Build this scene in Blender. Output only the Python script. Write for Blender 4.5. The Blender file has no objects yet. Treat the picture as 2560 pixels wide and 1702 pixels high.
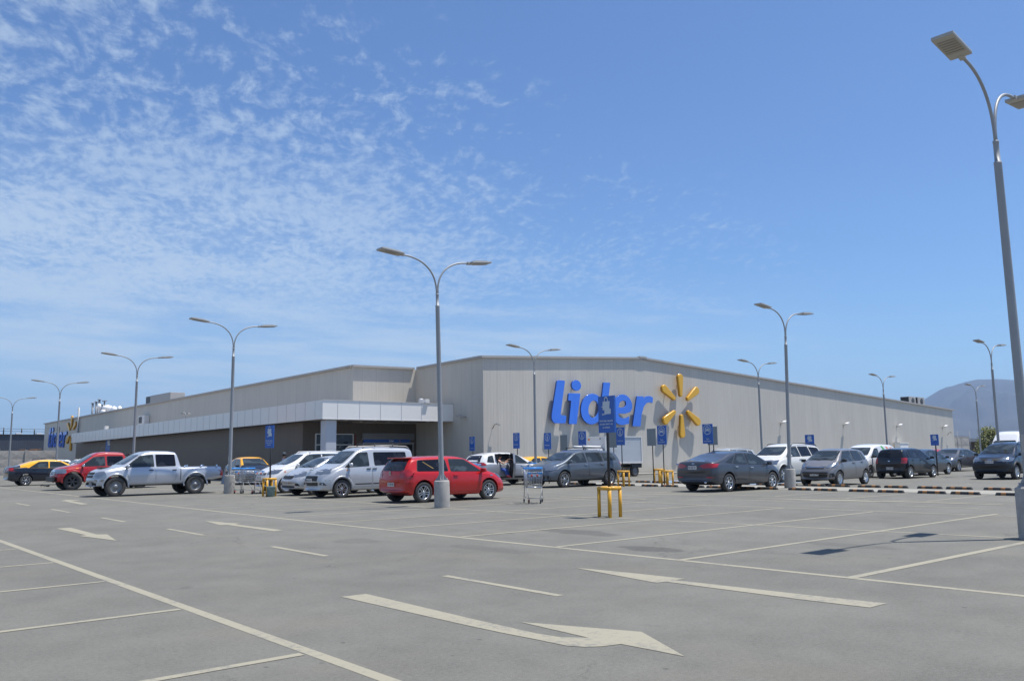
import bpy, bmesh, math, random
from mathutils import Vector, Matrix
from mathutils.bvhtree import BVHTree
random.seed(7)
PI = math.pi
S = bpy.context.scene
C = S.collection
R = math.radians

# ------------------------------------------------------------------ camera
cam = bpy.data.cameras.new("camera"); camo = bpy.data.objects.new("camera", cam); C.objects.link(camo)
PITCH, ROLL, YAW = .1323, -.0125, R(40)
cy, sy = math.cos(YAW), math.sin(YAW); cp, sp = math.cos(PITCH), math.sin(PITCH); cr, sr = math.cos(ROLL), math.sin(ROLL)
r0 = Vector((cy, -sy, 0)); fh = Vector((sy, cy, 0)); u0 = Vector((0, 0, 1))
fw = cp*fh+sp*u0; up = -sp*fh+cp*u0
rr = cr*r0+sr*up; uu = -sr*r0+cr*up
M = Matrix((rr, uu, -fw)).transposed().to_4x4(); M.translation = (0, 0, 1.39)
camo.matrix_world = M
cam.sensor_width = 36; cam.lens = 2150/2560*36; cam.clip_start = .1; cam.clip_end = 30000
S.camera = camo
# ------------------------------------------------------------------ light
SD = Vector((-.28, .185, -1)).normalized()
EL = math.asin(-SD.z); AZ = math.atan2(-SD.x, -SD.y)
sun = bpy.data.lights.new("sun", 'SUN'); sun.energy = 4.3; sun.angle = R(.53); sun.color = (1, .95, .88)
suno = bpy.data.objects.new("sun", sun); C.objects.link(suno)
suno.rotation_euler = SD.to_track_quat('-Z', 'Y').to_euler()
S.view_settings.view_transform = 'Standard'; S.view_settings.look = 'None'
S.view_settings.exposure = .55; S.view_settings.gamma = 1; S.view_settings.use_curve_mapping = False
W = bpy.data.worlds.new("World"); S.world = W; W.use_nodes = True
nt = W.node_tree; nt.nodes.clear()

class NB:
    """small node-building helper"""
    def __init__(s, nt): s.nt = nt
    def n(s, t, **k):
        o = s.nt.nodes.new(t)
        for a, b in k.items(): setattr(o, a, b)
        return o
    def put(s, sock, v):
        if v is None: return
        if isinstance(v, bpy.types.NodeSocket): s.nt.links.new(v, sock)
        else: sock.default_value = v
    def m(s, op, a, b=None, c=None, clamp=False):
        o = s.n('ShaderNodeMath', operation=op, use_clamp=clamp)
        for i, v in enumerate((a, b, c)): s.put(o.inputs[i], v)
        return o.outputs[0]
    def vm(s, op, a, b=None):
        o = s.n('ShaderNodeVectorMath', operation=op); s.put(o.inputs[0], a); s.put(o.inputs[1], b)
        return o.outputs[0]
    def noise(s, vec, scale, detail=3, rough=.5, dist=0):
        o = s.n('ShaderNodeTexNoise'); s.put(o.inputs['Vector'], vec); s.put(o.inputs['Scale'], scale)
        o.inputs['Detail'].default_value = detail; o.inputs['Roughness'].default_value = rough; o.inputs['Distortion'].default_value = dist
        return o.outputs[0]
    def ramp(s, f, a, b, lo=0., hi=1.):
        o = s.n('ShaderNodeMapRange'); o.interpolation_type = 'SMOOTHSTEP'
        for i, v in enumerate((f, a, b, lo, hi)): s.put(o.inputs[i], v)
        return o.outputs[0]
    def mix(s, f, a, b):
        o = s.n('ShaderNodeMix', data_type='RGBA'); s.put(o.inputs[0], f); s.put(o.inputs[6], a); s.put(o.inputs[7], b)
        return o.outputs[2]
    def sep(s, v):
        o = s.n('ShaderNodeSeparateXYZ'); s.put(o.inputs[0], v); return o.outputs
    def comb(s, x, y, z):
        o = s.n('ShaderNodeCombineXYZ')
        for i, v in enumerate((x, y, z)): s.put(o.inputs[i], v)
        return o.outputs[0]

def build_world():
    b = NB(nt)
    sky = b.n('ShaderNodeTexSky'); sky.sky_type = 'NISHITA'; sky.sun_disc = False
    sky.sun_elevation = EL; sky.sun_rotation = AZ; sky.altitude = 500; sky.air_density = 1.0; sky.dust_density = 1.1; sky.ozone_density = 2.2
    tc = b.n('ShaderNodeTexCoord').outputs['Generated']
    x, y, z = b.sep(tc)
    zz = b.m('ADD', b.m('MAXIMUM', z, 0.0), .16)
    u = b.m('DIVIDE', x, zz); v = b.m('DIVIDE', y, zz)          # position on a slightly curved cloud layer overhead
    az = b.m('ARCTAN2', x, y); el = b.m('ARCSINE', z)
    P = b.comb(u, v, 0.)
    wx = b.noise(P, 4.0, 2, .5); wy = b.noise(b.vm('ADD', P, (7.3, 2.1, 0)), 4.0, 2, .5)
    P2 = b.vm('ADD', P, b.comb(b.m('MULTIPLY', wx, .10), b.m('MULTIPLY', wy, .10), 0.))
    ca, sa = math.cos(R(-25)), math.sin(R(-25))
    px, py, _ = b.sep(P2)
    p = b.m('ADD', b.m('MULTIPLY', px, ca), b.m('MULTIPLY', py, sa)); q = b.m('SUBTRACT', b.m('MULTIPLY', py, ca), b.m('MULTIPLY', px, sa))
    Q = b.comb(p, q, 0.)
    puff = b.noise(b.vm('MULTIPLY', Q, (19., 13., 1)), 1.0, 8, .62, .0)
    fine = b.noise(b.vm('MULTIPLY', Q, (44., 28., 1)), 1.0, 6, .60, .0)
    big = b.noise(b.vm('MULTIPLY', Q, (2.2, 3.4, 1)), 1.0, 4, .55)
    band = b.noise(b.comb(b.m('MULTIPLY', az, 4.5), b.m('MULTIPLY', b.m('ADD', el, b.m('MULTIPLY', az, .05)), 46.), 0.), 1.0, 6, .6, .15)
    low = b.ramp(el, R(13), R(7))
    hi = b.ramp(el, R(15), R(22))
    tex = b.m('ADD', b.m('MULTIPLY', puff, b.m('ADD', .45, b.m('MULTIPLY', hi, .25))), b.m('MULTIPLY', fine, b.m('SUBTRACT', .55, b.m('MULTIPLY', hi, .25))))
    tex = b.m('ADD', b.m('MULTIPLY', tex, b.m('SUBTRACT', 1.0, b.m('MULTIPLY', low, .8))), b.m('MULTIPLY', band, b.m('MULTIPLY', low, .8)))
    # the field fills the left and narrows towards the right horizon
    diag = b.m('ADD', el, b.m('MULTIPLY', b.m('SUBTRACT', az, R(35)), .46))
    dens = b.m('MULTIPLY', b.ramp(diag, R(31.5), R(15.)), b.ramp(az, R(74), R(24)))
    dens = b.m('MULTIPLY', dens, b.ramp(el, R(.5), R(6), .45, 1.0))
    core = b.m('MULTIPLY', b.ramp(az, R(48), R(14)), b.m('MULTIPLY', b.ramp(el, R(21), R(13)), b.ramp(el, R(2), R(7))))
    thr = b.m('SUBTRACT', b.m('ADD', .610, b.m('MULTIPLY', hi, .035)), b.m('MULTIPLY', dens, .130))
    thr = b.m('SUBTRACT', thr, b.m('MULTIPLY', b.m('SUBTRACT', big, .5), .30))
    thr = b.m('SUBTRACT', thr, b.m('MULTIPLY', core, .035))
    cov = b.m('MULTIPLY', b.ramp(b.m('SUBTRACT', tex, thr), -.085, .15), b.m('ADD', .38, b.m('MULTIPLY', hi, .12)))
    veil = b.m('MULTIPLY', b.m('MAXIMUM', core, b.m('MULTIPLY', b.m('MULTIPLY', low, dens), .85)), b.ramp(b.m('ADD', b.m('MULTIPLY', big, .5), b.m('MULTIPLY', tex, .5)), .38, .58, .20, .52))
    cov = b.m('SUBTRACT', 1.0, b.m('MULTIPLY', b.m('SUBTRACT', 1.0, cov), b.m('SUBTRACT', 1.0, veil)))
    cov = b.m('MULTIPLY', cov, b.ramp(dens, .01, .20))
    hz = b.mix(1.0, (0, 0, 0, 1), (1, 1, 1, 1))
    tint = b.n('ShaderNodeMix', data_type='RGBA', blend_type='MULTIPLY'); tint.inputs[0].default_value = 1
    b.put(tint.inputs[6], sky.outputs[0]); b.put(tint.inputs[7], b.mix(b.ramp(el, R(24), R(2)), SKYTINT, SKYLOW))
    hs = b.mix(b.ramp(el, R(10), R(0), 0, .45), tint.outputs[2], HAZECOL)
    col = b.mix(cov, hs, CLOUDCOL)
    bg = b.n('ShaderNodeBackground'); b.put(bg.inputs[0], col); bg.inputs[1].default_value = .105
    out = b.n('ShaderNodeOutputWorld'); nt.links.new(bg.outputs[0], out.inputs[0])
SKYTINT = (.565, .735, .945, 1)
SKYLOW = (.565, .765, .965, 1)
HAZECOL = (2.7, 4.3, 6.2, 1)
CLOUDCOL = (4.1, 4.9, 5.8, 1)
build_world()

# ------------------------------------------------------------------ materials
MATS = {}
def mat(name, col, rough=.5, metal=0., coat=0., spec=.5, var=0., vscale=3., bump=0., bscale=40., dirt=0.):
    if name in MATS: return MATS[name]
    m = bpy.data.materials.new(name); m.use_nodes = True; MATS[name] = m
    b = NB(m.node_tree); P = m.node_tree.nodes['Principled BSDF']
    c = (*col, 1)
    P.inputs['Base Color'].default_value = c; P.inputs['Roughness'].default_value = rough; P.inputs['Metallic'].default_value = metal
    P.inputs['Coat Weight'].default_value = coat; P.inputs['Coat Roughness'].default_value = .04; P.inputs['Specular IOR Level'].default_value = spec
    pos = b.n('ShaderNodeNewGeometry').outputs['Position']
    if var > 0:
        n = b.noise(pos, vscale, 5, .6)
        b.put(P.inputs['Base Color'], b.mix(n, tuple(x*(1-var) for x in col)+(1,), tuple(min(1, x*(1+var)) for x in col)+(1,)))
    if bump > 0:
        bn = b.n('ShaderNodeBump'); bn.inputs['Strength'].default_value = bump; bn.inputs['Distance'].default_value = .02
        b.put(bn.inputs['Height'], b.noise(pos, bscale, 4, .6)); b.put(P.inputs['Normal'], bn.outputs[0])
    return m
def paint(name, col, metal=0., rough=.35):
    lum = max(col)
    """car paint: flake base under a clear coat with a little road dust on the lower body"""
    if name in MATS: return MATS[name]
    m = mat(name, col, rough, metal, .8, .2)
    b = NB(m.node_tree); P = m.node_tree.nodes['Principled BSDF']; P.inputs['Coat Roughness'].default_value = .02
    z = b.sep(b.n('ShaderNodeNewGeometry').outputs['Position'])[2]
    d = b.m('MULTIPLY', b.ramp(z, .60, .15, 0, .05+.16*min(1, lum*2)), b.noise(b.n('ShaderNodeNewGeometry').outputs['Position'], 3, 4, .6))
    b.put(P.inputs['Base Color'], b.mix(d, (*col, 1), (.30, .26, .21, 1)))
    b.put(P.inputs['Coat Weight'], b.m('SUBTRACT', .95, b.m('MULTIPLY', d, 1.8), clamp=True))
    return m
def asphalt(name, base, far=False):
    m = bpy.data.materials.new(name); m.use_nodes = True
    b = NB(m.node_tree); P = m.node_tree.nodes['Principled BSDF']
    pos = b.n('ShaderNodeNewGeometry').outputs['Position']; x, y, z = b.sep(pos)
    n1 = b.noise(pos, .16, 5, .6); n2 = b.noise(pos, 1.3, 5, .65); n3 = b.noise(pos, 130, 3, .75); n4 = b.noise(pos, 9, 4, .7); n5 = b.noise(pos, 30, 3, .8)
    f = b.m('ADD', b.m('ADD', b.m('MULTIPLY', n1, .40), b.m('MULTIPLY', n2, .32)), b.m('ADD', b.m('MULTIPLY', n3, .75), b.m('ADD', b.m('MULTIPLY', n4, .16), b.m('MULTIPLY', n5, .55))))
    k = b.ramp(f, .78, 1.40, .68, 1.32)
    col = b.n('ShaderNodeMix', data_type='RGBA', blend_type='MULTIPLY'); col.inputs[0].default_value = 1
    b.put(col.inputs[6], (*base, 1)); b.put(col.inputs[7], b.comb(k, k, k))
    c = col.outputs[2]
    # warm dusty patches
    c = b.mix(b.m('MULTIPLY', b.ramp(b.noise(pos, .45, 4, .6), .50, .72), .18), c, (base[0]*1.35, base[1]*1.20, base[2]*1.02, 1))
    # oil spots and damp stains with a shape of their own
    vo = b.n('ShaderNodeTexVoronoi'); vo.inputs['Scale'].default_value = .8; b.put(vo.inputs['Vector'], b.vm('ADD', pos, b.comb(b.m('MULTIPLY', n2, .7), b.m('MULTIPLY', n4, .3), 0.)))
    spots = b.m('MULTIPLY', b.ramp(vo.outputs['Distance'], .14, .05), b.ramp(b.noise(pos, .33, 2, .5), .52, .60))
    vo2 = b.n('ShaderNodeTexVoronoi'); vo2.inputs['Scale'].default_value = 3.1; b.put(vo2.inputs['Vector'], pos)
    sp2 = b.m('MULTIPLY', b.ramp(vo2.outputs['Distance'], .085, .045), b.ramp(b.noise(pos, .8, 2, .5), .50, .60))
    st = b.m('MAXIMUM', b.m('MULTIPLY', spots, .42), b.m('MULTIPLY', sp2, .6))
    for (sx, sy_, rx, ry, a) in ((9.85, 8.57, .30, .62, .50), (11.05, 11.4, .35, 1.3, .42), (12.2, 6.9, .25, .9, .22), (7.4, 12.9, .4, .5, .22), (8.2, 10.4, .25, .9, .18)):
        dx = b.m('DIVIDE', b.m('SUBTRACT', x, sx), rx); dy = b.m('DIVIDE', b.m('SUBTRACT', y, sy_), ry)
        r = b.m('ADD', b.m('SQRT', b.m('ADD', b.m('MULTIPLY', dx, dx), b.m('MULTIPLY', dy, dy))), b.m('MULTIPLY', b.m('SUBTRACT', n2, .5), 1.6))
        st = b.m('MAXIMUM', st, b.m('MULTIPLY', b.ramp(r, 1.1, .75), a))
    c = b.mix(st, c, (base[0]*.35, base[1]*.36, base[2]*.40, 1))
    # hairline cracks, only in places
    vc = b.n('ShaderNodeTexVoronoi', feature='DISTANCE_TO_EDGE'); vc.inputs['Scale'].default_value = .33; b.put(vc.inputs['Vector'], b.vm('ADD', pos, b.comb(b.m('MULTIPLY', n4, .5), b.m('MULTIPLY', n2, 1.2), 0.)))
    ck = b.m('MULTIPLY', b.ramp(vc.outputs['Distance'], .0035, .0012), b.ramp(b.noise(pos, .21, 3, .5), .50, .58))
    c = b.mix(b.m('MULTIPLY', ck, .55), c, (base[0]*.35, base[1]*.35, base[2]*.36, 1))
    # pale grit
    vg = b.n('ShaderNodeTexVoronoi'); vg.inputs['Scale'].default_value = 9.; b.put(vg.inputs['Vector'], pos)
    gr = b.m('MULTIPLY', b.ramp(vg.outputs['Distance'], .07, .03), b.ramp(n2, .50, .58))
    c = b.mix(b.m('MULTIPLY', gr, .5), c, (base[0]*2.0, base[1]*1.95, base[2]*1.8, 1))
    # faint tyre tracks along the aisles
    wv = b.noise(b.vm('MULTIPLY', pos, (1.6, .06, 1)), 1.0, 4, .6)
    c = b.mix(b.ramp(wv, .55, .72, 0, .16), c, (base[0]*.78, base[1]*.79, base[2]*.83, 1))
    b.put(P.inputs['Base Color'], c); P.inputs['Roughness'].default_value = .86; P.inputs['Specular IOR Level'].default_value = .3
    bn = b.n('ShaderNodeBump'); bn.inputs['Strength'].default_value = .8; bn.inputs['Distance'].default_value = .008
    b.put(bn.inputs['Height'], b.noise(pos, 110, 3, .7)); b.put(P.inputs['Normal'], bn.outputs[0])
    return m
def marking_mat(name, col, under):
    m = bpy.data.materials.new(name); m.use_nodes = True
    b = NB(m.node_tree); P = m.node_tree.nodes['Principled BSDF']
    pos = b.n('ShaderNodeNewGeometry').outputs['Position']
    n = b.noise(pos, 14, 6, .72); n2 = b.noise(pos, 1.2, 4, .6); n3 = b.noise(pos, 90, 2, .6)
    f = b.m('ADD', b.m('ADD', b.m('MULTIPLY', n, .5), b.m('MULTIPLY', n2, .35)), b.m('MULTIPLY', n3, .15))
    c = b.mix(b.ramp(f, .49, .64, .0, .85), (*col, 1), (*under, 1))
    c = b.mix(b.ramp(n3, .3, .8, .0, .18), c, (col[0]*.7, col[1]*.7, col[2]*.68, 1))
    b.put(P.inputs['Base Color'], c); P.inputs['Roughness'].default_value = .8
    return m
def cladding(name, col, rib=.25, panel=1.0, strength=.5, seam=.80):
    m = bpy.data.materials.new(name); m.use_nodes = True; MATS[name] = m
    b = NB(m.node_tree); P = m.node_tree.nodes['Principled BSDF']
    pos = b.n('ShaderNodeNewGeometry').outputs['Position']; x, y, z = b.sep(pos)
    s = b.m('ADD', x, y)
    t = b.m('FRACT', b.m('DIVIDE', s, rib)); tri = b.m('ABSOLUTE', b.m('SUBTRACT', t, .5))
    h = b.ramp(tri, .10, .17)
    tp = b.m('FRACT', b.m('DIVIDE', s, panel)); tpt = b.m('ABSOLUTE', b.m('SUBTRACT', tp, .5))
    line = b.ramp(tpt, .018, .010)
    pid = b.m('FLOOR', b.m('ADD', b.m('DIVIDE', s, panel), .5))
    wn = b.n('ShaderNodeTexWhiteNoise', noise_dimensions='1D'); b.put(wn.inputs['W'], pid)
    streak = b.noise(b.comb(b.m('MULTIPLY', s, 3.0), 0., b.m('MULTIPLY', z, .35)), 1.0, 4, .65)
    k = b.m('ADD', b.m('ADD', .93, b.m('MULTIPLY', wn.outputs[0], .06)), b.m('MULTIPLY', b.m('SUBTRACT', streak, .5), .24))
    k = b.m('MULTIPLY', k, b.m('SUBTRACT', 1.0, b.m('MULTIPLY', line, 1-seam)))
    mx = b.n('ShaderNodeMix', data_type='RGBA', blend_type='MULTIPLY'); mx.inputs[0].default_value = 1
    b.put(mx.inputs[6], (*col, 1)); b.put(mx.inputs[7], b.comb(k, k, k))
    c = b.mix(b.m('MULTIPLY', b.ramp(z, .9, .0), b.noise(pos, 2.5, 4, .6)), mx.outputs[2], (col[0]*.7, col[1]*.66, col[2]*.6, 1))
    b.put(P.inputs['Base Color'], c); P.inputs['Roughness'].default_value = .5
    bn = b.n('ShaderNodeBump'); bn.inputs['Strength'].default_value = strength; bn.inputs['Distance'].default_value = .02
    b.put(bn.inputs['Height'], h); b.put(P.inputs['Normal'], bn.outputs[0])
    return m
def glass_mat(name, col=(.012, .016, .020), rough=.03):
    m = mat(name, col, rough, 0, 0, .5)
    b = NB(m.node_tree); P = m.node_tree.nodes['Principled BSDF']; P.inputs['IOR'].default_value = 1.45
    # cabin shapes seen dimly through the pane: seats and trim
    oc = b.n('ShaderNodeTexCoord').outputs['Object']
    n = b.noise(b.vm('MULTIPLY', oc, (2.6, 1.2, 3.4)), 1.0, 2, .4, .4)
    b.put(P.inputs['Base Color'], b.mix(b.ramp(n, .50, .60), (*col, 1), (col[0]*2+.006, col[1]*2+.007, col[2]*2+.008, 1)))
    return m

m_asphalt = asphalt('asphalt', (.150, .148, .131))
m_earth = mat('dry_earth', (.20, .17, .125), .95, var=.25, vscale=.05)
m_mark = marking_mat('road_paint', (.292, .272, .205), (.155, .155, .148))
m_blue_mark = marking_mat('blue_road_paint', (.16, .25, .36), (.16, .17, .18))
m_wall = cladding('grey_cladding', (.570, .538, .472), .25, 1.0, .22, .86)
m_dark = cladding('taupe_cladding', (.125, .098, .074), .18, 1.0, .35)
m_navy = cladding('slate_cladding', (.055, .065, .085), .3, 1.2, .5)
m_trim = mat('trim', (.42, .40, .37), .5, .1, var=.08)
m_roof = mat('roof_sheet', (.33, .33, .33), .5, .2)
m_fascia = mat('composite_panel', (.84, .82, .78), .45, .05, .2, var=.03, vscale=.7)
m_soffit = mat('soffit', (.33, .30, .27), .7)
m_joint = mat('joint', (.58, .58, .58), .6)
m_col = mat('column_panel', (.50, .52, .56), .4, .1)
m_conc = mat('concrete', (.36, .345, .32), .9, var=.35, vscale=6, bump=.4, bscale=30)
m_conc2 = mat('pale_concrete', (.285, .275, .24), .9, var=.14, vscale=2.2, bump=.2)
m_galv = mat('galvanised', (.31, .325, .335), .55, .25, var=.12, vscale=5)
m_lamp = mat('lamp_housing', (.40, .39, .36), .5, .2)
m_lampd = mat('lamp_lens', (.30, .28, .25), .35, 0)
m_black = mat('black_plastic', (.02, .021, .022), .55)
m_rubber = mat('rubber', (.052, .051, .049), .85, var=.25, vscale=30)
m_under = mat('underbody', (.010, .010, .010), .9)
m_rim = mat('alloy', (.58, .60, .62), .28, .85)
m_rimd = mat('dark_alloy', (.08, .08, .085), .35, .6)
m_steel = mat('wheel_steel', (.22, .23, .24), .5, .6)
m_chrome = mat('chrome', (.75, .76, .78), .12, 1.0)
m_glass = glass_mat('car_glass', (.024, .031, .035))
m_tint = glass_mat('tinted_glass', (.006, .006, .008))
m_head = mat('headlight', (.27, .30, .33), .15, .7, 1.0, var=.3, vscale=14)
m_tail = mat('tail_lamp', (.36, .012, .014), .15, 0, 1.0)
m_amber = mat('amber_lens', (.75, .22, .03), .2, 0, 1.0)
m_plate = mat('plate', (.55, .56, .57), .4)
m_ink = mat('ink', (.02, .02, .022), .5)
m_yel = mat('yellow_paint', (.66, .345, .018), .38, 0, .3, var=.10, vscale=6)
m_taxi = paint('taxi_yellow', (.85, .42, .010))
m_sblue = mat('sign_blue', (.020, .110, .43), .42, 0, .1, var=.10, vscale=4)
m_lblue = mat('letter_blue', (.040, .185, .78), .16, 0, .8)
m_lside = mat('letter_side', (.022, .070, .26), .4)
m_spark = mat('spark_yellow', (.76, .41, .012), .3, 0, .4)
m_white = mat('white_paint', (.72, .72, .70), .45)
m_signw = mat('sign_white', (.52, .58, .63), .5)
m_signback = mat('sign_back', (.23, .26, .27), .5, .4)
m_cartb = mat('cart_blue', (.05, .28, .68), .35)
m_red = mat('red_plastic', (.42, .035, .02), .5)
m_orange = mat('orange', (.36, .17, .06), .7, var=.35, vscale=12)
m_skin = mat('skin', (.48, .27, .18), .6)
m_hair = mat('hair', (.02, .014, .010), .6)
m_denim = mat('denim', (.035, .09, .36), .8)
m_pink = mat('pink_cloth', (.62, .36, .46), .8)
m_shoe = mat('pink_shoe', (.60, .10, .16), .6)
m_int = mat('cabin', (.016, .015, .016), .8)
m_dgrey = mat('dark_grey', (.06, .065, .07), .5)

# ------------------------------------------------------------------ object helpers
def tag(o, label=None, cat=None, group=None, kind=None):
    if label: o['label'] = label
    if cat: o['category'] = cat
    if group: o['group'] = group
    if kind: o['kind'] = kind
    return o
def empty(name, loc=(0, 0, 0), rz=0.):
    o = bpy.data.objects.new(name, None); C.objects.link(o); o.location = loc; o.rotation_euler = (0, 0, rz)
    o.empty_display_size = .2
    return o
def obj(name, bm, m, parent=None, smooth=False):
    me = bpy.data.meshes.new(name); bm.normal_update(); bm.to_mesh(me); bm.free()
    for mm in (m if isinstance(m, (list, tuple)) else [m]): me.materials.append(mm)
    if smooth:
        for p in me.polygons: p.use_smooth = True
    o = bpy.data.objects.new(name, me); C.objects.link(o); o.parent = parent
    return o
def wrap(name, me, m, parent, smooth=True):
    me.name = name; me.materials.clear()
    for mm in (m if isinstance(m, (list, tuple)) else [m]): me.materials.append(mm)
    for p in me.polygons: p.use_smooth = smooth
    o = bpy.data.objects.new(name, me); C.objects.link(o); o.parent = parent
    return o
def kids(o): return [c for c in bpy.data.objects if c.parent == o]
CH = {}
def dup(o, parent=None, memo=None):
    c = o.copy(); C.objects.link(c); c.parent = parent
    if o.name not in CH: CH[o.name] = kids(o)
    for ch in CH[o.name]: dup(ch, c)
    return c
def box(bm, c, s, bev=0., rot=None, mi=0):
    r = bmesh.ops.create_cube(bm, size=1.)
    vs = r['verts']
    for v in vs: v.co = Vector((v.co.x*s[0], v.co.y*s[1], v.co.z*s[2]))
    if bev > 0:
        es = list({e for v in vs for e in v.link_edges})
        g = bmesh.ops.bevel(bm, geom=es, offset=bev, segments=2, affect='EDGES', profile=.7)
        vs = list({v for f in g['faces'] for v in f.verts} | {v for v in vs if v.is_valid})
    if rot is not None:
        for v in vs: v.co = rot @ v.co
    for v in vs: v.co += Vector(c)
    if mi:
        for f in {f for v in vs for f in v.link_faces}: f.material_index = mi
    return vs
def bxo(name, c, s, m, parent=None, bev=0.):
    bm = bmesh.new(); box(bm, c, s, bev); return obj(name, bm, m, parent)
def tube(bm, pts, r, seg=8, cap=True):
    """tube along points; r number or list"""
    pts = [Vector(p) for p in pts]; n = len(pts); rs = r if isinstance(r, (list, tuple)) else [r]*n
    rings = []; ref = None
    for i, p in enumerate(pts):
        d = (pts[min(i+1, n-1)]-pts[max(i-1, 0)]).normalized()
        if ref is None:
            ref = Vector((0, 0, 1)) if abs(d.z) < .9 else Vector((1, 0, 0))
        a = (ref-d*ref.dot(d)).normalized(); b_ = d.cross(a); ref = a
        rings.append([bm.verts.new(p+(a*math.cos(2*PI*k/seg)+b_*math.sin(2*PI*k/seg))*rs[i]) for k in range(seg)])
    for i in range(n-1):
        for k in range(seg):
            f = bm.faces.new((rings[i][k], rings[i][(k+1) % seg], rings[i+1][(k+1) % seg], rings[i+1][k])); f.smooth = True
    if cap:
        bm.faces.new(rings[0][::-1]); bm.faces.new(rings[-1])
def lathe(bm, prof, seg=24, axis='z', c=(0, 0, 0)):
    """prof list of (r, h)"""
    rings = []
    for r, h in prof:
        ring = []
        for k in range(seg):
            a = 2*PI*k/seg; x, y = r*math.cos(a), r*math.sin(a)
            p = (x, y, h) if axis == 'z' else (x, h, y)
            ring.append(bm.verts.new(Vector(p)+Vector(c)))
        rings.append(ring)
    for i in range(len(rings)-1):
        for k in range(seg):
            f = bm.faces.new((rings[i][k], rings[i][(k+1) % seg], rings[i+1][(k+1) % seg], rings[i+1][k])); f.smooth = True
    return rings
def prism(bm, poly, to3, d, mi=0):
    """extrude a 2D polygon; to3(a,b,t) -> point, t in 0..1 across the thickness d"""
    lo = [bm.verts.new(to3(a, b_, 0.)) for a, b_ in poly]; hi = [bm.verts.new(to3(a, b_, d)) for a, b_ in poly]
    n = len(poly); fs = [bm.faces.new(lo[::-1]), bm.faces.new(hi)]
    for i in range(n): fs.append(bm.faces.new((lo[i], lo[(i+1) % n], hi[(i+1) % n], hi[i])))
    for f in fs: f.material_index = mi
    return fs
def rnd(poly, r=.03, seg=3):
    out = []; n = len(poly)
    for i in range(n):
        p = Vector(poly[i]); a = Vector(poly[i-1])-p; b_ = Vector(poly[(i+1) % n])-p
        k = min(r, a.length*.45, b_.length*.45)
        A = p+a.normalized()*k; B = p+b_.normalized()*k
        for t in range(seg+1):
            t /= seg; out.append(tuple(A*(1-t)**2+p*2*t*(1-t)+B*t*t))
    return out
def text_bm(bm, s, size, to3, align='CENTER', font_bold=0.):
    cu = bpy.data.curves.new('txt', 'FONT'); cu.body = s; cu.size = size; cu.align_x = align; cu.align_y = 'CENTER'; cu.offset = font_bold; cu.resolution_u = 3
    o = bpy.data.objects.new('txt', cu); C.objects.link(o)
    me = bpy.data.meshes.new_from_object(o.evaluated_get(bpy.context.evaluated_depsgraph_get()))
    base = len(bm.verts); bm.verts.ensure_lookup_table()
    vs = [bm.verts.new(to3(v.co.x, v.co.y)) for v in me.vertices]
    for p in me.polygons:
        try: bm.faces.new([vs[i] for i in p.vertices])
        except ValueError: pass
    bpy.data.objects.remove(o); bpy.data.curves.remove(cu); bpy.data.meshes.remove(me)
def seal(bm): bmesh.ops.recalc_face_normals(bm, faces=bm.faces)

# ------------------------------------------------------------------ ground
def sheet(name, pts, z, m, kind='structure', **k):
    bm = bmesh.new(); bm.faces.new([bm.verts.new((x, y, z)) for x, y in pts]); bmesh.ops.triangulate(bm, faces=bm.faces)
    bm.normal_update()
    for f in bm.faces:
        if f.normal.z < 0: f.normal_flip()
    o = obj(name, bm, m); tag(o, kind=kind, **k); return o
def rect(x0, y0, x1, y1): return [(x0, y0), (x1, y0), (x1, y1), (x0, y1)]
sheet('ground', rect(-9000, -9000, 9000, 9000), -.02, m_earth)
sheet('parking_lot', rect(-70, -50, 190, 230), 0, m_asphalt)
sheet('median_strip', rect(28.75, -20, 31.15, 30.6), .004, m_conc2)
def strip(bm, x0, y0, x1, y1, w, z=.002):
    d = Vector((x1-x0, y1-y0, 0)).normalized(); n = Vector((-d.y, d.x, 0))*w/2
    a = Vector((x0, y0, z)); b_ = Vector((x1, y1, z))
    f = bm.faces.new([bm.verts.new(p) for p in (a-n, b_-n, b_+n, a+n)])
bm = bmesh.new()
strip(bm, 3.0, -12, 3.02, 60, .105)
strip(bm, 9.42, -12, 8.92, 16, .11); strip(bm, 8.92, 16.02, 8.97, 90, .11)
strip(bm, 14.9, 5.55, 13.65, 16.5, .10, .0028); strip(bm, 13.65, 16.52, 13.8, 90, .10, .0028)
strip(bm, 20.6, -4, 19.0, 15, .10, .0028); strip(bm, 19.0, 15.02, 18.8, 90, .10, .0028)
ys = [(5.1, 5.25), (7.45, 7.79), (9.82, 10.08), (12.22, 12.39), (14.6, 14.62), (16.95, 16.95)]
for i in range(1, 28): ys.append((16.95+2.48*i, 16.95+2.48*i))
for k in (1, 2, 3): ys.append((5.1-2.4*k, 5.2-2.5*k))
for a, b_ in ys: strip(bm, 9.05, a, 19.2 if a > 9 else 20.2, b_, .10 if a > 6 else .12, .0036)
for i in range(-1, 26): strip(bm, -2.6, 5.87+2.5*i-.12, 2.93, 5.87+2.5*i, .085, .0036)
for i in range(-6, 6): strip(bm, 24.0, 18.2+2.38*i, 28.0, 18.2+2.38*i, .10, .0036)
strip(bm, 24.0, -4, 24.0, 40, .10, .0028)
for i in range(-5, 7): strip(bm, 32.1, 17.3+2.32*i, 36.5, 17.3+2.32*i, .10, .0036)
tag(obj('parking_lines', bm, m_mark), kind='structure')
bm = bmesh.new()
for k, (a, b_) in enumerate(((33.1, 30.9), (28.1, 25.9), (22.86, 20.9), (18.07, 16.05), (13.16, 11.31), (8.45, 6.45), (38.2, 36.1), (43.2, 41.2), (48.3, 46.3))):
    strip(bm, 6.02, a, 6.0, b_, .10, .0030)
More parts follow.
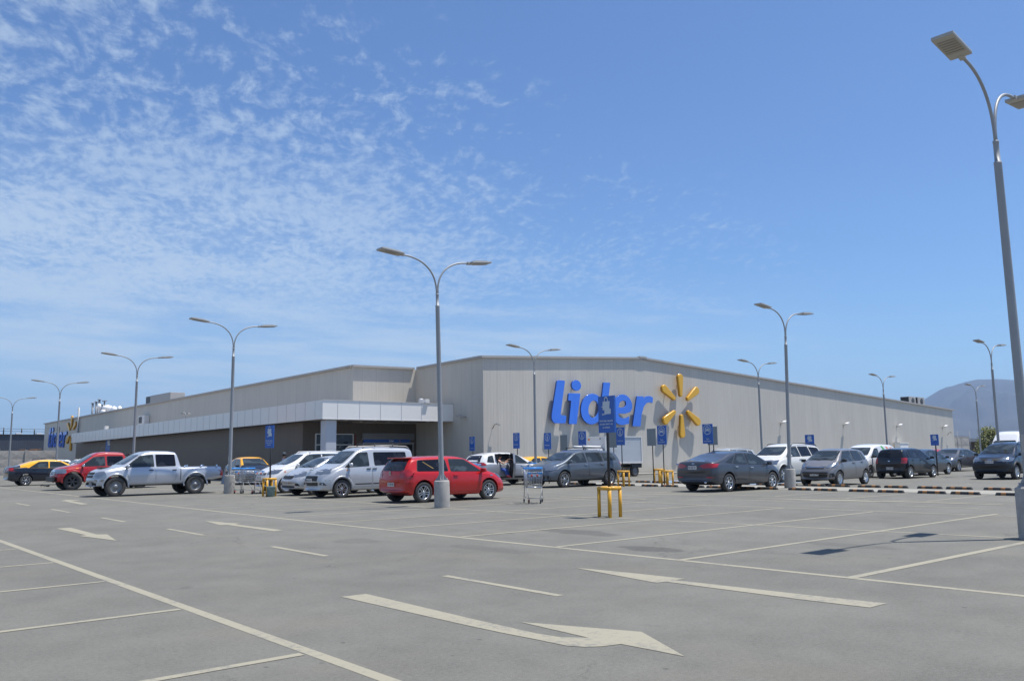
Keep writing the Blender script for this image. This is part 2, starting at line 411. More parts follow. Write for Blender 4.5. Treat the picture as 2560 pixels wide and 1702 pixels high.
for k in range(-3, 9): strip(bm, 21.75, 20.6-4.9*k*-1, 21.75, 18.6-4.9*k*-1, .10, .0030)
tag(obj('lane_dashes', bm, m_mark), kind='structure')
ARR = [
 [(4.38, 7.94), (4.66, 7.93), (4.62, 5.98), (4.62, 5.61), (4.62, 5.25), (4.66, 5.01), (4.8, 4.86), (4.83, 5.7), (5.03, 5.25), (5.26, 4.73), (5.03, 4.3), (4.85, 3.97), (4.83, 4.4), (4.82, 4.54), (4.66, 4.58), (4.56, 4.65), (4.49, 4.77), (4.47, 5.11), (4.44, 5.43), (4.42, 5.85), (4.4, 6.77)],
 [(7.58, 7.89), (7.71, 7.1), (7.78, 6.32), (7.62, 6.34), (7.74, 4.87), (7.83, 4.04), (7.52, 4.04), (7.47, 4.72), (7.46, 5.83), (7.46, 6.32), (7.32, 6.35)],
 [(7.37, 19.68), (7.60, 18.18), (7.44, 18.1), (7.50, 15.93), (7.27, 15.82), (7.26, 18.1), (7.12, 18.14)],
 [(4.39, 19.96), (4.67, 19.99), (4.61, 17.78), (4.76, 17.63), (4.51, 16.14), (4.28, 17.71), (4.42, 17.77)],
 [(7.44, 33.45), (7.79, 34.16), (8.12, 33.37), (7.86, 33.1), (7.72, 33.2), (7.54, 30.2), (7.3, 30.1), (7.46, 32.9)],
 [(22.75, 16.2), (22.95, 13.9), (23.15, 13.3), (23.35, 12.9), (23.30, 12.0), (23.55, 11.6), (23.55, 8.9), (23.35, 8.9), (23.30, 11.4), (23.05, 11.8), (22.85, 12.9), (22.6, 13.6)],
 [(22.9, 20.6), (23.3, 17.9), (23.1, 17.7), (22.7, 20.4)], [(19.9, 21.3), (20.35, 17.9), (20.15, 17.8), (19.7, 21.2)]]
for i, a in enumerate(ARR):
    o = sheet('lane_arrow', a, .0034+.0004*i, m_mark)
sheet('blue_bay_marking', rect(32.3, 22.0, 36.0, 29.0), .0012, m_blue_mark)
sheet('walkway', rect(31.0, 37.9, 96, 39.45), .09, m_conc2)
bm = bmesh.new(); box(bm, (63.5, 37.83, .03), (65, .14, .14)); tag(obj('kerb', bm, m_conc2), kind='structure')

# far mountain: a real ridge about six kilometres off
def mountain():
    bm = bmesh.new()
    prof = [(52, .0), (58, .012), (62, .028), (64, .042), (65.44, .0513), (65.87, .0564), (66.63, .0642), (67.1, .0655), (67.54, .068), (68.0, .0700), (68.51, .0713), (69.0, .0708), (69.51, .0707), (70.51, .0682), (72, .062), (75, .052), (80, .045), (88, .03), (96, .012), (102, .0)]
    D = 6200; rows = 26; cols = 150; g = []
    def ph(a):
        for (a0, h0), (a1, h1) in zip(prof, prof[1:]):
            if a0 <= a <= a1: return h0+(h1-h0)*(a-a0)/(a1-a0)
        return 0
    from mathutils import noise
    for j in range(rows):
        t = j/(rows-1); row = []
        for i in range(cols):
            a = 52+50*i/(cols-1); d = D*(1-.42*(1-t)) if t <= 1 else D
            h = ph(a)*D
            k = t**1.15
            n = noise.fractal(Vector((a*.55, t*5.0, 3.3)), 1.0, 2.0, 5)
            z = h*k*(1+.40*n*(1-t**3))+h*.09*noise.fractal(Vector((a*1.6, t*3, 9)), 1., 2., 4)*t*(1-t)*3
            row.append(bm.verts.new((math.sin(R(a))*d, math.cos(R(a))*d, max(z, -1)-1)))
        g.append(row)
    back = [bm.verts.new((v.co.x*1.25, v.co.y*1.25, -2)) for v in g[-1]]; g.append(back)
    for j in range(len(g)-1):
        for i in range(cols-1): f = bm.faces.new((g[j][i], g[j][i+1], g[j+1][i+1], g[j+1][i])); f.smooth = True
    o = obj('mountain', bm, mat('mountain_scrub', (.040, .036, .034), .95, var=.7, vscale=.0035)); tag(o, kind='structure')
mountain()

# ------------------------------------------------------------------ store
def quadslab(bm, a, b_, c, d, n, t):
    """slab from four corner points with thickness t along -n"""
    n = Vector(n)*-t; P4 = [Vector(p) for p in (a, b_, c, d)]
    lo = [bm.verts.new(p) for p in P4]; hi = [bm.verts.new(p+n) for p in P4]
    bm.faces.new(lo); bm.faces.new(hi[::-1])
    for i in range(4): bm.faces.new((lo[i], hi[i], hi[(i+1) % 4], lo[(i+1) % 4]))
    return lo
def polyslab(name, pts, n, t, m, parent):
    bm = bmesh.new(); n = Vector(n)*-t
    lo = [bm.verts.new(p) for p in pts]; hi = [bm.verts.new(Vector(p)+n) for p in pts]; k = len(pts)
    bm.faces.new(lo); bm.faces.new(hi[::-1])
    for i in range(k): bm.faces.new((lo[i], hi[i], hi[(i+1) % k], lo[(i+1) % k]))
    seal(bm); return obj(name, bm, m, parent)
XR, YW = 30.9, 39.5
st = empty('supermarket_building', (45, 60, 0)); tag(st, 'long low supermarket with pale grey ribbed walls, white canopy and blue lettering', 'building')
def local(o): o.matrix_parent_inverse = Matrix.Translation((-45, -60, 0)); return o
def ztop(y): return 6.87-(y-46.55)*(.60/82.45)
local(polyslab('wall', [(XR, YW, 0), (93, YW, 0), (93, YW, 5.45), (44.8, YW, 7.86), (XR, YW, 7.08)], (0, -1, 0), .2, m_wall, st))
local(polyslab('wall', [(XR, YW+.2, 0), (XR, 46.55, 0), (XR, 46.55, 6.98), (XR, YW+.2, 7.07)], (-1, 0, 0), .2, m_wall, st))
local(polyslab('wall', [(26.5, 46.55, 3.3), (XR, 46.55, 3.3), (XR, 46.55, 6.95), (26.5, 46.55, 6.87)], (0, -1, 0), .2, m_wall, st))
local(polyslab('wall', [(26.3, 46.55, 3.0), (26.3, 129, 3.0), (26.3, 129, ztop(129)), (26.3, 46.55, 6.86)], (-1, 0, 0), .2, m_wall, st))
local(polyslab('wall', [(26.3, 98.0, 0), (26.3, 129, 0), (26.3, 129, 2.99), (26.3, 98.0, 2.99)], (-1, 0, 0), .2, m_wall, st))
local(polyslab('wall', [(93, YW+.2, 0), (93, 129, 0), (93, 129, 5.4), (93, YW+.2, 5.44)], (1, 0, 0), .2, m_wall, st))
local(polyslab('wall', [(26.5, 129, 0), (93, 129, 0), (93, 129, 5.4), (44.8, 129, 7.8), (26.5, 129, 6.2)], (0, 1, 0), .2, m_wall, st))
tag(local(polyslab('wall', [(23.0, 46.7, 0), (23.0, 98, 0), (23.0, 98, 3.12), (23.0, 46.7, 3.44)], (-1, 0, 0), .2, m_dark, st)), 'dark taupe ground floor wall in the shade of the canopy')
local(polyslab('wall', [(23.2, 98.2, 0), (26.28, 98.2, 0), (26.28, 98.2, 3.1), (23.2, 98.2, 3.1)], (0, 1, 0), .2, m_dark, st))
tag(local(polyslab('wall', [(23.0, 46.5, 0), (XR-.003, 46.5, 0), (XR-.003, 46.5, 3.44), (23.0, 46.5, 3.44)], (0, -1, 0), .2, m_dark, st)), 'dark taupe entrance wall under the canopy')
bm = bmesh.new()
for q in ([(26.6, 46.8, 6.7), (26.6, 129, 6.1), (44.8, 129, 7.65), (44.8, 46.8, 7.65)], [(44.8, 39.8, 7.65), (44.8, 129, 7.65), (92.8, 129, 5.2), (92.8, 39.8, 5.2)], [(31.1, 39.8, 6.85), (31.1, 46.8, 6.85), (44.8, 46.8, 7.65), (44.8, 39.8, 7.65)]):
    f = bm.faces.new([bm.verts.new(p) for p in q])
    f.normal_update()
    if f.normal.z < 0: f.normal_flip()
local(obj('roof', bm, m_roof, st))
# capping along the tops of the walls
bm = bmesh.new()
def cap(a, b_, w=.22, h=.13):
    a, b_ = Vector(a), Vector(b_); d = (b_-a); L = d.length; rot = d.to_track_quat('X', 'Z').to_matrix()
    box(bm, (a+b_)/2, (L, w, h), rot=rot)
cap((30.72, YW-.03, 7.11), (44.8, YW-.03, 7.90)); cap((44.85, YW-.03, 7.90), (93.25, YW-.03, 5.46)); box(bm, (44.8, YW-.04, 7.95), (.7, .26, .12))
cap((XR-.03, YW+.1, 7.13), (XR-.03, 46.3, 7.03)); cap((26.2, 46.5, 6.93), (30.7, 46.5, 7.0)); cap((26.25, 46.65, 6.93), (26.25, 129.1, ztop(129)+.05))
local(obj('roof_capping', bm, m_trim, st))
# canopy: fascia of composite panels on two sides, soffit, joints
cz0 = lambda y: 3.46-(y-42.43)*(.30/53.9); cz1 = lambda y: 4.49-(y-42.43)*(.40/53.9)
bm = bmesh.new()
quadslab(bm, (22.13, 42.43, 3.46), (XR-.01, 42.43, 3.46), (XR-.01, 42.43, 4.49), (22.13, 42.43, 4.49), (0, -1, 0), .12)
quadslab(bm, (22.13, 42.56, 3.46), (22.13, 96.3, cz0(96.3)), (22.13, 96.3, cz1(96.3)), (22.13, 42.56, 4.49), (-1, 0, 0), .12)
quadslab(bm, (22.26, 96.2, cz0(96.3)), (26.2, 96.2, cz0(96.3)), (26.2, 96.2, cz1(96.3)), (22.26, 96.2, cz1(96.3)), (0, 1, 0), .12)
seal(bm); cano = local(obj('canopy', bm, m_fascia, st))
bm = bmesh.new()
quadslab(bm, (22.3, 42.6, 3.50), (XR-.05, 42.6, 3.50), (XR-.05, 46.45, 3.50), (22.3, 46.45, 3.50), (0, 0, -1), .05)
quadslab(bm, (22.3, 46.47, 3.50), (22.98, 46.47, 3.50), (22.98, 96.1, 3.20), (22.3, 96.1, 3.20), (0, 0, -1), .05)
quadslab(bm, (26.1, 42.57, 4.301), (XR-.02, 42.57, 4.301), (XR-.02, 46.5, 4.301), (26.1, 46.5, 4.301), (0, 0, 1), .05)
quadslab(bm, (22.3, 42.6, 4.30), (26.1, 42.6, 4.30), (26.1, 96.1, 3.95), (22.3, 96.1, 3.95), (0, 0, 1), .05)
seal(bm); o = obj('soffit', bm, m_soffit, cano)
for x in (23.05, 24.42, 25.77, 27.18, 28.56, 30.02): bxo('panel_joint', (x, 42.427, 3.975), (.022, .02, 1.024), m_joint, cano)
y = 43.3
while y < 96: bxo('panel_joint', (22.127, y, (cz0(y)+cz1(y))/2), (.02, .022, cz1(y)-cz0(y)-.01), m_joint, cano); y += 1.19
bxo('edge_trim', (26.5, 42.425, 3.455), (8.75, .03, .03), m_joint, cano); bxo('edge_trim', (26.5, 42.425, 4.50), (8.75, .05, .03), m_joint, cano)
for x, y in ((24.2, 43.6), (26.1, 43.6), (28.0, 43.6), (29.8, 43.6), (24.2, 45.2), (26.1, 45.2), (28, 45.2), (22.65, 50), (22.65, 58), (22.65, 66)): bm = bmesh.new(); lathe(bm, [(.0, 3.44), (.1, 3.44), (.1, 3.50)], 12, c=(x, y, 0)); obj('downlight', bm, m_lamp, cano)
bm = bmesh.new(); box(bm, (22.78, 42.95, 1.72), (.66, .62, 3.44), .06); o = local(obj('column', bm, m_col, st))
bxo('column_joint', (22.78, 42.95, 1.85), (.665, .625, .012), m_joint, o); bxo('column_base', (22.78, 42.95, .08), (.70, .66, .16), m_joint, o)
# entrance
bm = bmesh.new()
for a in ((23.8, .12), (25.03, .10), (26.28, .12)): box(bm, (a[0], 46.44, 1.4), (.06, .08, 2.76))
for z in (.06, .75, 1.45, 2.13, 2.76): box(bm, (25.04, 46.43, z), (2.5, .07, .055))
wf = local(obj('window', bm, m_white, st))
bm = bmesh.new(); box(bm, (25.04, 46.47, 1.41), (2.4, .02, 2.66)); obj('pane', bm, glass_mat('shop_glass', (.02, .025, .03)), wf)
bm = bmesh.new(); box(bm, (26.42, 46.42, 1.4), (.14, .05, 2.7)); tag(local(obj('post', bm, mat('brick_red', (.16, .04, .02)), st)), 'dark red post beside the shop window')
bm = bmesh.new(); box(bm, (24.9, 46.38, 1.55), (.30, .03, 1.2)); tag(local(obj('banner', bm, m_sblue, st)), 'narrow blue banner in the shop window')
bm = bmesh.new()
for i in range(9): box(bm, (28.8, 46.40, 2.49+.04*i), (3.72, .12, .032), .008)
box(bm, (28.8, 46.44, 2.62), (3.76, .04, .40))
local(obj('roller_shutter', bm, mat('shutter', (.33, .33, .33), .4, .4), st))
bm = bmesh.new(); box(bm, (28.65, 46.38, 2.36), (3.36, .08, .19)); bd = local(obj('blue_band', bm, m_sblue, st))
bm = bmesh.new(); text_bm(bm, 'Lider', .17, lambda a, b_: (28.95+a, 46.335, 2.36+b_), font_bold=.004)
obj('lettering', bm, m_white, bd)
bm = bmesh.new()
for k in range(6):
    a = PI/2+k*PI/3; tube(bm, [(29.55+.025*math.cos(a), 46.34, 2.36+.025*math.sin(a)), (29.55+.07*math.cos(a), 46.34, 2.36+.07*math.sin(a))], .011, 6)
obj('spark', bm, m_spark, bd)
bm = bmesh.new()
for x in (26.98, 28.2, 29.4, 30.6): box(bm, (x, 46.44, 1.12), (.06, .08, 2.24))
box(bm, (28.8, 46.445, 2.2), (3.7, .06, .12)); dr = local(obj('entrance_door', bm, m_trim, st))
bm = bmesh.new(); box(bm, (28.8, 46.48, 1.1), (3.6, .02, 2.15)); obj('pane', bm, glass_mat('shop_glass', (.02, .025, .03)), dr)
# wall fittings
def floodlight(x, y, z, lab):
    t = empty('wall_floodlight', (x, y, z)); tag(t, lab, 'floodlight', 'floodlights along the sunlit wall')
    bm = bmesh.new(); box(bm, (0, -.02, 0), (.14, .05, .18)); tube(bm, [(0, -.04, 0), (0, -.16, .02), (.05, -.26, .10)], .025); obj('bracket', bm, m_lamp, t)
    bm = bmesh.new(); box(bm, (.06, -.34, .14), (.42, .26, .13), .03, Matrix.Rotation(R(-18), 3, 'Y')); obj('lamp_housing', bm, m_white, t)
for i, x in enumerate((61.3, 71.0, 80.75, 90.4)): floodlight(x, YW, 3.62, ('white floodlight on the sunlit wall, nearest to the blue and yellow sign', 'white floodlight on the sunlit wall above the small white delivery van', 'white floodlight on the wall above the black hatchback', 'white floodlight near the far right end of the wall')[i])
for (x, y, z, rz, lab) in ((31.55, YW, 3.1, 0, 'thin grey gooseneck lamp on the sunlit wall beside the building corner'), (91.4, YW, 3.05, 0, 'thin grey gooseneck lamp at the far right end of the wall')):
    t = empty('gooseneck_lamp', (x, y, z), rz); tag(t, lab, 'wall lamp')
    bm = bmesh.new(); tube(bm, [(0, 0, -.15), (0, -.1, -.1), (0, -.2, .05), (.1, -.28, .1)], .02); obj('bracket', bm, m_dgrey, t)
    bm = bmesh.new(); box(bm, (.2, -.30, .08), (.26, .12, .07), .02, Matrix.Rotation(R(12), 3, 'Y')); obj('lamp_housing', bm, m_lamp, t)
t = empty('wall_floodlight', (XR, 41.2, 3.7), R(-90)); tag(t, 'grey floodlight on the shaded wall right of the canopy', 'floodlight')
bm = bmesh.new(); tube(bm, [(0, 0, -.05), (0, -.2, 0)], .03); obj('bracket', bm, m_lamp, t)
bm = bmesh.new(); box(bm, (-.1, -.36, 0), (.5, .3, .14), .03, Matrix.Rotation(R(14), 3, 'Y')); obj('lamp_housing', bm, m_trim, t)
def simple(name, parts, m, lab, cat, group=None, loc=(0, 0, 0), bev=.02):
    bm = bmesh.new()
    for c, s in parts: box(bm, c, s, min(bev, min(s)*.3))
    o = obj(name, bm, m); o.location = loc; tag(o, lab, cat, group); return o
t = empty('air_conditioner', (26.28, 86.1, 4.8)); tag(t, 'cream air conditioner box fixed to the upper left facade', 'air conditioner')
bxo('casing', (-.25, 0, .35), (.5, 1.9, .85), m_white, t, .04); bxo('grille', (-.515, .2, .35), (.02, .9, .6), m_dgrey, t)
for i, (X, lab) in enumerate(((87.0, 'left one of two grey fan units on the roof edge at the right end'), (88.9, 'right one of two grey fan units on the roof edge at the right end'))):
    t = empty('condenser_unit', (X, 41.2, 5.7)); tag(t, lab, 'air conditioner', 'fan units on the roof edge')
    bxo('casing', (0, 0, .62), (1.45, .9, .85), m_trim, t, .03); bxo('casing_side', (-.735, 0, .62), (.02, .8, .75), m_black, t)
    bm = bmesh.new(); lathe(bm, [(.0, -.47), (.30, -.47), (.33, -.46), (.33, -.44)], 20, 'y', (.1, 0, .62)); obj('fan_guard', bm, m_dgrey, t)
    bm = bmesh.new(); box(bm, (-.6, 0, .1), (.1, .8, .2)); box(bm, (.6, 0, .1), (.1, .8, .2)); obj('leg', bm, m_trim, t)
t = empty('rooftop_unit', (28.6, 88.3, 6.75)); tag(t, 'long brown-grey ventilation box on the left roof edge', 'ventilation unit')
bxo('casing', (0, -.8, .60), (1.4, 6.0, .9), m_trim, t, .04); bxo('louvre', (0, 3.0, .60), (1.3, 1.5, .86), m_dgrey, t, .03)
for i, (x, y, h) in enumerate(((32, 128.6, 2.9), (32, 126.8, 3.0), (32, 125.3, 3.2))):
    bm = bmesh.new(); tube(bm, [(0, 0, 0), (0, 0, h)], .14, 10); lathe(bm, [(.14, h), (.32, h+.02), (.0, h+.12)], 12)
    o = obj('vent_pipe', bm, m_galv); o.location = (x, y, 6.3); tag(o, ('leftmost of three tall vent pipes on the far left roof', 'middle one of three tall vent pipes on the far left roof', 'right-hand one of three tall vent pipes on the far left roof')[i], 'vent pipe', 'vent pipes on the roof')
for i, (y, z, r) in enumerate(((117.5, 7.3, .75), (119.3, 6.9, .42), (114.6, 7.0, .45), (112.2, 6.9, .35), (121.4, 7.7, .32))):
    bm = bmesh.new(); lathe(bm, [(r*.35, -.9), (r*.35, 0), (r, .02), (r, .3), (r*.7, .55), (0, .66)], 18)
    o = obj('roof_ventilator', bm, mat('bright_zinc', (.85, .85, .85), .5, .2)); o.location = (31.0, y, z+.45); o.scale = (.85, .85, .95); tag(o, ('largest bright metal ventilator hood on the left roof', 'small bright ventilator hood left of the largest one', 'small bright ventilator hood right of the largest one', 'lowest bright ventilator hood nearest the brown roof box', 'small bright ventilator hood next to the grey ducts')[i], 'ventilator', 'ventilator hoods on the roof')
t = empty('roof_ducts', (31.8, 122.6, 6.5)); tag(t, 'cluster of grey vertical ducts on the left roof', 'duct')
bm = bmesh.new()
for y, h in ((1.4, 2.0), (.4, 2.2), (-1.0, 1.3), (-1.8, 1.2), (-2.6, 1.1)): tube(bm, [(0, y, 0), (0, y, h)], .38, 12)
tube(bm, [(0, -.6, 0), (0, -.6, 2.6)], .1, 8); box(bm, (0, -.6, 2.65), (.3, 1.3, .1)); obj('duct', bm, m_galv, t)
bm = bmesh.new(); tube(bm, [(0, 0, 0), (0, 0, 7.6)], .11, 8); o = obj('drain_pipe', bm, m_galv); o.location = (26.12, 110.9, 0); tag(o, 'tall grey pipe rising above the roof beside the far wall sign', 'pipe')
t = empty('security_camera', (22.3, 64, 4.35)); tag(t, 'grey twin camera bracket standing on the canopy edge', 'camera')
bm = bmesh.new(); tube(bm, [(0, 0, 0), (0, 0, .35), (0, .5, .4)], .04); obj('bracket', bm, m_galv, t); bxo('lamp_housing', (0, .6, .4), (.2, .4, .16), m_lamp, t, .03); bxo('lamp_housing', (0, -.5, .32), (.2, .4, .16), m_lamp, t, .03)
o = simple('junction_box', [((0, 0, .12), (.3, .6, .24)), ((0, .4, .16), (.2, .2, .32))], m_white, 'small white box on top of the canopy below the sunlit recess', 'box', loc=(28.9, 42.6, 4.49))
o = simple('junction_box', [((0, 0, .2), (.3, .5, .5))], m_white, 'small white box on the canopy near its far left end', 'box', loc=(23.2, 88.0, 4.15))

# ------------------------------------------------------------------ wall lettering (drawn in a 0..1 frame, then laid on a wall)
def ell(cx, cy_, rx, ry, a0=0, a1=360, n=28): return [(cx+rx*math.cos(R(a0+(a1-a0)*i/n)), cy_+ry*math.sin(R(a0+(a1-a0)*i/n))) for i in range(n+1 if abs(a1-a0) < 360 else n)]
# metres on the wall, x to the right, z up, measured on the sunlit wall from X=36
def letters():
    G = {}
    G['L'] = [rnd([(.48, 5.97), (1.17, 5.99), (.72, 3.80), (1.24, 3.79), (1.14, 3.30), (.16, 3.30), (-.04, 3.55), (-.02, 3.85)], .14)]
    G['i'] = [rnd([(1.46, 5.20), (2.49, 5.22), (2.10, 3.27), (1.42, 3.27), (1.66, 4.74), (1.38, 4.74)], .07), ell(2.15, 5.72, .42, .34)]
    G['r'] = [rnd([(7.83, 5.23), (8.49, 5.24), (8.48, 5.05), (8.72, 5.24), (9.1, 5.29), (9.47, 5.20), (9.40, 4.80), (9.15, 4.86), (8.80, 4.80), (8.50, 4.55), (8.24, 4.00), (8.10, 3.20), (7.30, 3.20)], .05)]
    return G
def slab_poly(bm, outer, holes, P, d, bev=.012):
    """extruded flat shape with holes; P(a,b,t) maps to 3D. faces: 0 front, 1 side"""
    cu = bpy.data.curves.new('c', 'CURVE'); cu.dimensions = '2D'; cu.fill_mode = 'BOTH'; cu.extrude = d/2; cu.bevel_depth = bev; cu.bevel_resolution = 2; cu.offset = -bev
    for loop in [outer]+holes:
        sp = cu.splines.new('POLY'); sp.points.add(len(loop)-1); sp.use_cyclic_u = True
        for i, (a, b_) in enumerate(loop): sp.points[i].co = (a, b_, 0, 1)
    o = bpy.data.objects.new('c', cu); C.objects.link(o)
    me = bpy.data.meshes.new_from_object(o.evaluated_get(bpy.context.evaluated_depsgraph_get()))
    vs = [bm.verts.new(P(v.co.x, v.co.y, v.co.z+d/2)) for v in me.vertices]
    for p in me.polygons:
        try: f = bm.faces.new([vs[i] for i in p.vertices])
        except ValueError: continue
        z = [me.vertices[i].co.z for i in p.vertices]
        f.material_index = 0 if min(z) > d/2-.001-bev*.2 or abs(p.normal.z) > .35 else 1
        f.smooth = abs(p.normal.z) < .98
    bpy.data.objects.remove(o); bpy.data.curves.remove(cu); bpy.data.meshes.remove(me)
def wall_sign(name, lab, P, grp, stand=.24, d=.10, ms=None):
    """P(a,b,t): a right, b up, t out from the wall"""
    ms = ms or [m_lblue, m_lside]
    t = empty(name, P(4.5, 4.2, 0)); tag(t, lab, 'sign', grp)
    inv = Matrix.Translation(-t.location)
    Q = lambda a, b_, k: P(a, b_, stand+k)
    G = letters()
    def one(shapes):
        bm = bmesh.new()
        for outer, holes in shapes: slab_poly(bm, outer, holes, Q, d)
        seal(bm); o = obj('letter', bm, ms, t); o.matrix_parent_inverse = inv; return o
    one([(G['L'][0], [])]); one([(s, []) for s in G['i']])
    # d: slanted bowl with counter, joined to a slanted stem
    bowl = [(x+(y-4.28)*.10, y) for x, y in ell(3.52, 4.26, 1.02, .99)]; hole = [(x+(y-4.28)*.14, y) for x, y in ell(3.64, 4.25, .46, .56)]
    one([(bowl, [hole]), (rnd([(4.62, 6.02), (5.26, 6.03), (4.70, 3.27), (4.10, 3.27)], .05), [])])
    # e
    outer = [(7.30, 4.62)]+[(x+(y-4.28)*.10, y) for x, y in ell(6.36, 4.28, 1.0, 1.02, 18, 285, 26)]+[(6.95, 3.36), (7.02, 3.86), (6.72, 3.74), (6.32, 3.70), (6.05, 3.80), (5.93, 4.02), (6.6, 4.02), (7.1, 4.14), (7.32, 4.40)]
    hole = [(5.98, 4.44), (6.12, 4.76), (6.42, 4.90), (6.70, 4.84), (6.72, 4.62), (6.55, 4.46), (6.3, 4.42)]
    one([(outer, [hole])]); one([(G['r'][0], [])])
    bm = bmesh.new()
    for a, b_ in ((.5, 4.6), (.6, 3.5), (1.8, 4.9), (1.8, 3.5), (3.0, 4.9), (4.2, 3.6), (4.8, 5.5), (5.8, 4.9), (6.6, 3.5), (7.8, 3.6), (8.2, 4.9), (2.1, 5.7)):
        p, q = Q(a, b_, 0), P(a, b_, 0); tube(bm, [p, q], .03, 6)
    o = obj('mounting_bracket', bm, m_lamp, t); o.matrix_parent_inverse = inv
    return t
def spark_sign(lab, P, grp, cx, cz, stand=.24, d=.13):
    t = empty('spark_emblem', P(cx, cz, 0)); tag(t, lab, 'emblem', grp); inv = Matrix.Translation(-t.location)
    Q = lambda a, b_, k: P(a, b_, stand+k)
    rays = [(90, .60, 2.24), (32, .78, 2.38), (-32, .74, 2.42), (-90, .62, 2.30), (-148, .78, 2.34), (148, .74, 2.38)]
    for a, r1, r2 in rays:
        dx, dz = math.cos(R(a)), math.sin(R(a)); n = (-dz, dx); pl = []
        for i in range(13): th = R(-90+180*i/12); pl.append((r2-.29+.29*math.cos(th), .29*math.sin(th)))
        for i in range(9): th = R(90+180*i/8); pl.append((r1+.16+.15*math.cos(th), .15*math.sin(th)))
        bm = bmesh.new(); slab_poly(bm, [(cx+dx*u+n[0]*v, cz+dz*u+n[1]*v) for u, v in pl], [], Q, d, .05); seal(bm)
        o = obj('ray', bm, [m_spark, mat('spark_side', (.42, .20, .01), .5)], t); o.matrix_parent_inverse = inv
        br = bmesh.new(); p = ((r1+r2)/2)
        tube(br, [Q(cx+dx*p, cz+dz*p, 0), P(cx+dx*p, cz+dz*p, 0)], .035, 6); q = obj('mounting_bracket', br, m_lamp, o)
    return t
PF = lambda a, b_, t: Vector((36.0+a, YW-t, b_))
wall_sign('wall_lettering', 'large blue three-dimensional lettering reading lider on the sunlit front wall', PF, 'blue lettering on the store walls')
spark_sign('yellow six-ray spark beside the blue lettering on the sunlit wall', PF, 'spark emblems on the store walls', 12.45, 4.73)
k = 1.02
PL = lambda a, b_, t: Vector((26.3-t, 126.0-a*k, .05+b_*.93))
wall_sign('wall_lettering', 'distant blue lettering reading lider on the shaded far left end of the facade', PL, 'blue lettering on the store walls', .04, .10)
spark_sign('distant yellow six-ray spark rising above the far left roof edge', PL, 'spark emblems on the store walls', 11.6, 5.0, .06, .12)

# ------------------------------------------------------------------ street lamps
def make_lamp():
    t = empty('street_lamp')
    bm = bmesh.new(); lathe(bm, [(0, .73), (.19, .73), (.205, .715), (.21, .70), (.215, 0)], 28); pd = obj('pedestal', bm, m_conc, t)
    bm = bmesh.new(); box(bm, (0, 0, .742), (.26, .26, .02))
    for a in range(4):
        rot = Matrix.Rotation(a*PI/2+PI/4, 3, 'Z')
        v = [rot @ Vector(p) for p in ((.05, -.006, .752), (.15, -.006, .752), (.05, -.006, .94))]; w = [p+rot @ Vector((0, .012, 0)) for p in v]
        A = [bm.verts.new(p) for p in v]; B = [bm.verts.new(p) for p in w]
        bm.faces.new(A); bm.faces.new(B[::-1])
        for i in range(3): bm.faces.new((A[i], B[i], B[(i+1) % 3], A[(i+1) % 3]))
        c, s = math.cos(a*PI/2+PI/4), math.sin(a*PI/2+PI/4); lathe(bm, [(.014, .752), (.014, .79), (0, .79)], 8, c=(c*.15, s*.15, 0))
    obj('base_plate', bm, m_galv, t)
    bm = bmesh.new(); lathe(bm, [(.072, .752), (.066, 3.2), (.060, 5.52), (.062, 5.53), (.062, 5.56), (.045, 5.565), (.043, 5.85), (.048, 5.86), (.048, 5.89), (.03, 5.9)], 16); obj('pole', bm, m_galv, t)
    bm = bmesh.new(); box(bm, (-.066, 0, 1.35), (.012, .07, .26), .004); obj('access_hatch', bm, m_trim, t)
    for sx in (-1, 1):
        bm = bmesh.new(); pts = []
        for i in range(15):
            th = i/14
            x = 1.10*(1-math.cos(th*PI/2))**1.15*.98+.016; z = 5.86+1.02*math.sin(th*PI/2)**.92
            pts.append((sx*x, 0, z))
        tube(bm, pts, .026, 8); arm = obj('arm', bm, m_galv, t)
        rot = Matrix.Rotation(-sx*R(6), 3, 'Y'); c = Vector((sx*1.08, 0, 6.885))
        bm = bmesh.new(); b2 = lambda p, s, bv=0.: box(bm, c+rot @ Vector(p), s, bv, rot)
        b2((sx*.40, 0, .0), (.70, .33, .055), .022); b2((sx*.40, 0, .036), (.50, .22, .03), .01); b2((sx*.04, 0, 0), (.14, .09, .07), .015)
        for i in range(7): b2((sx*(.2+.065*i), 0, .055), (.012, .2, .02))
        hd = obj('lamp_head', bm, m_lamp, arm)
        bm = bmesh.new()
        for i in range(6): box(bm, c+rot @ Vector((sx*(.26+.068*i), 0, -.031)), (.05, .25, .012), 0, rot)
        # (lens strips under the head)
        obj('lens', bm, m_lampd, arm)
    bm = bmesh.new(); box(bm, (0, 0, 0), (.001, .001, .001)); bm.free()
    return t
lamp0 = make_lamp()
LG = 'twin-armed street lamps standing in rows across the parking lot'
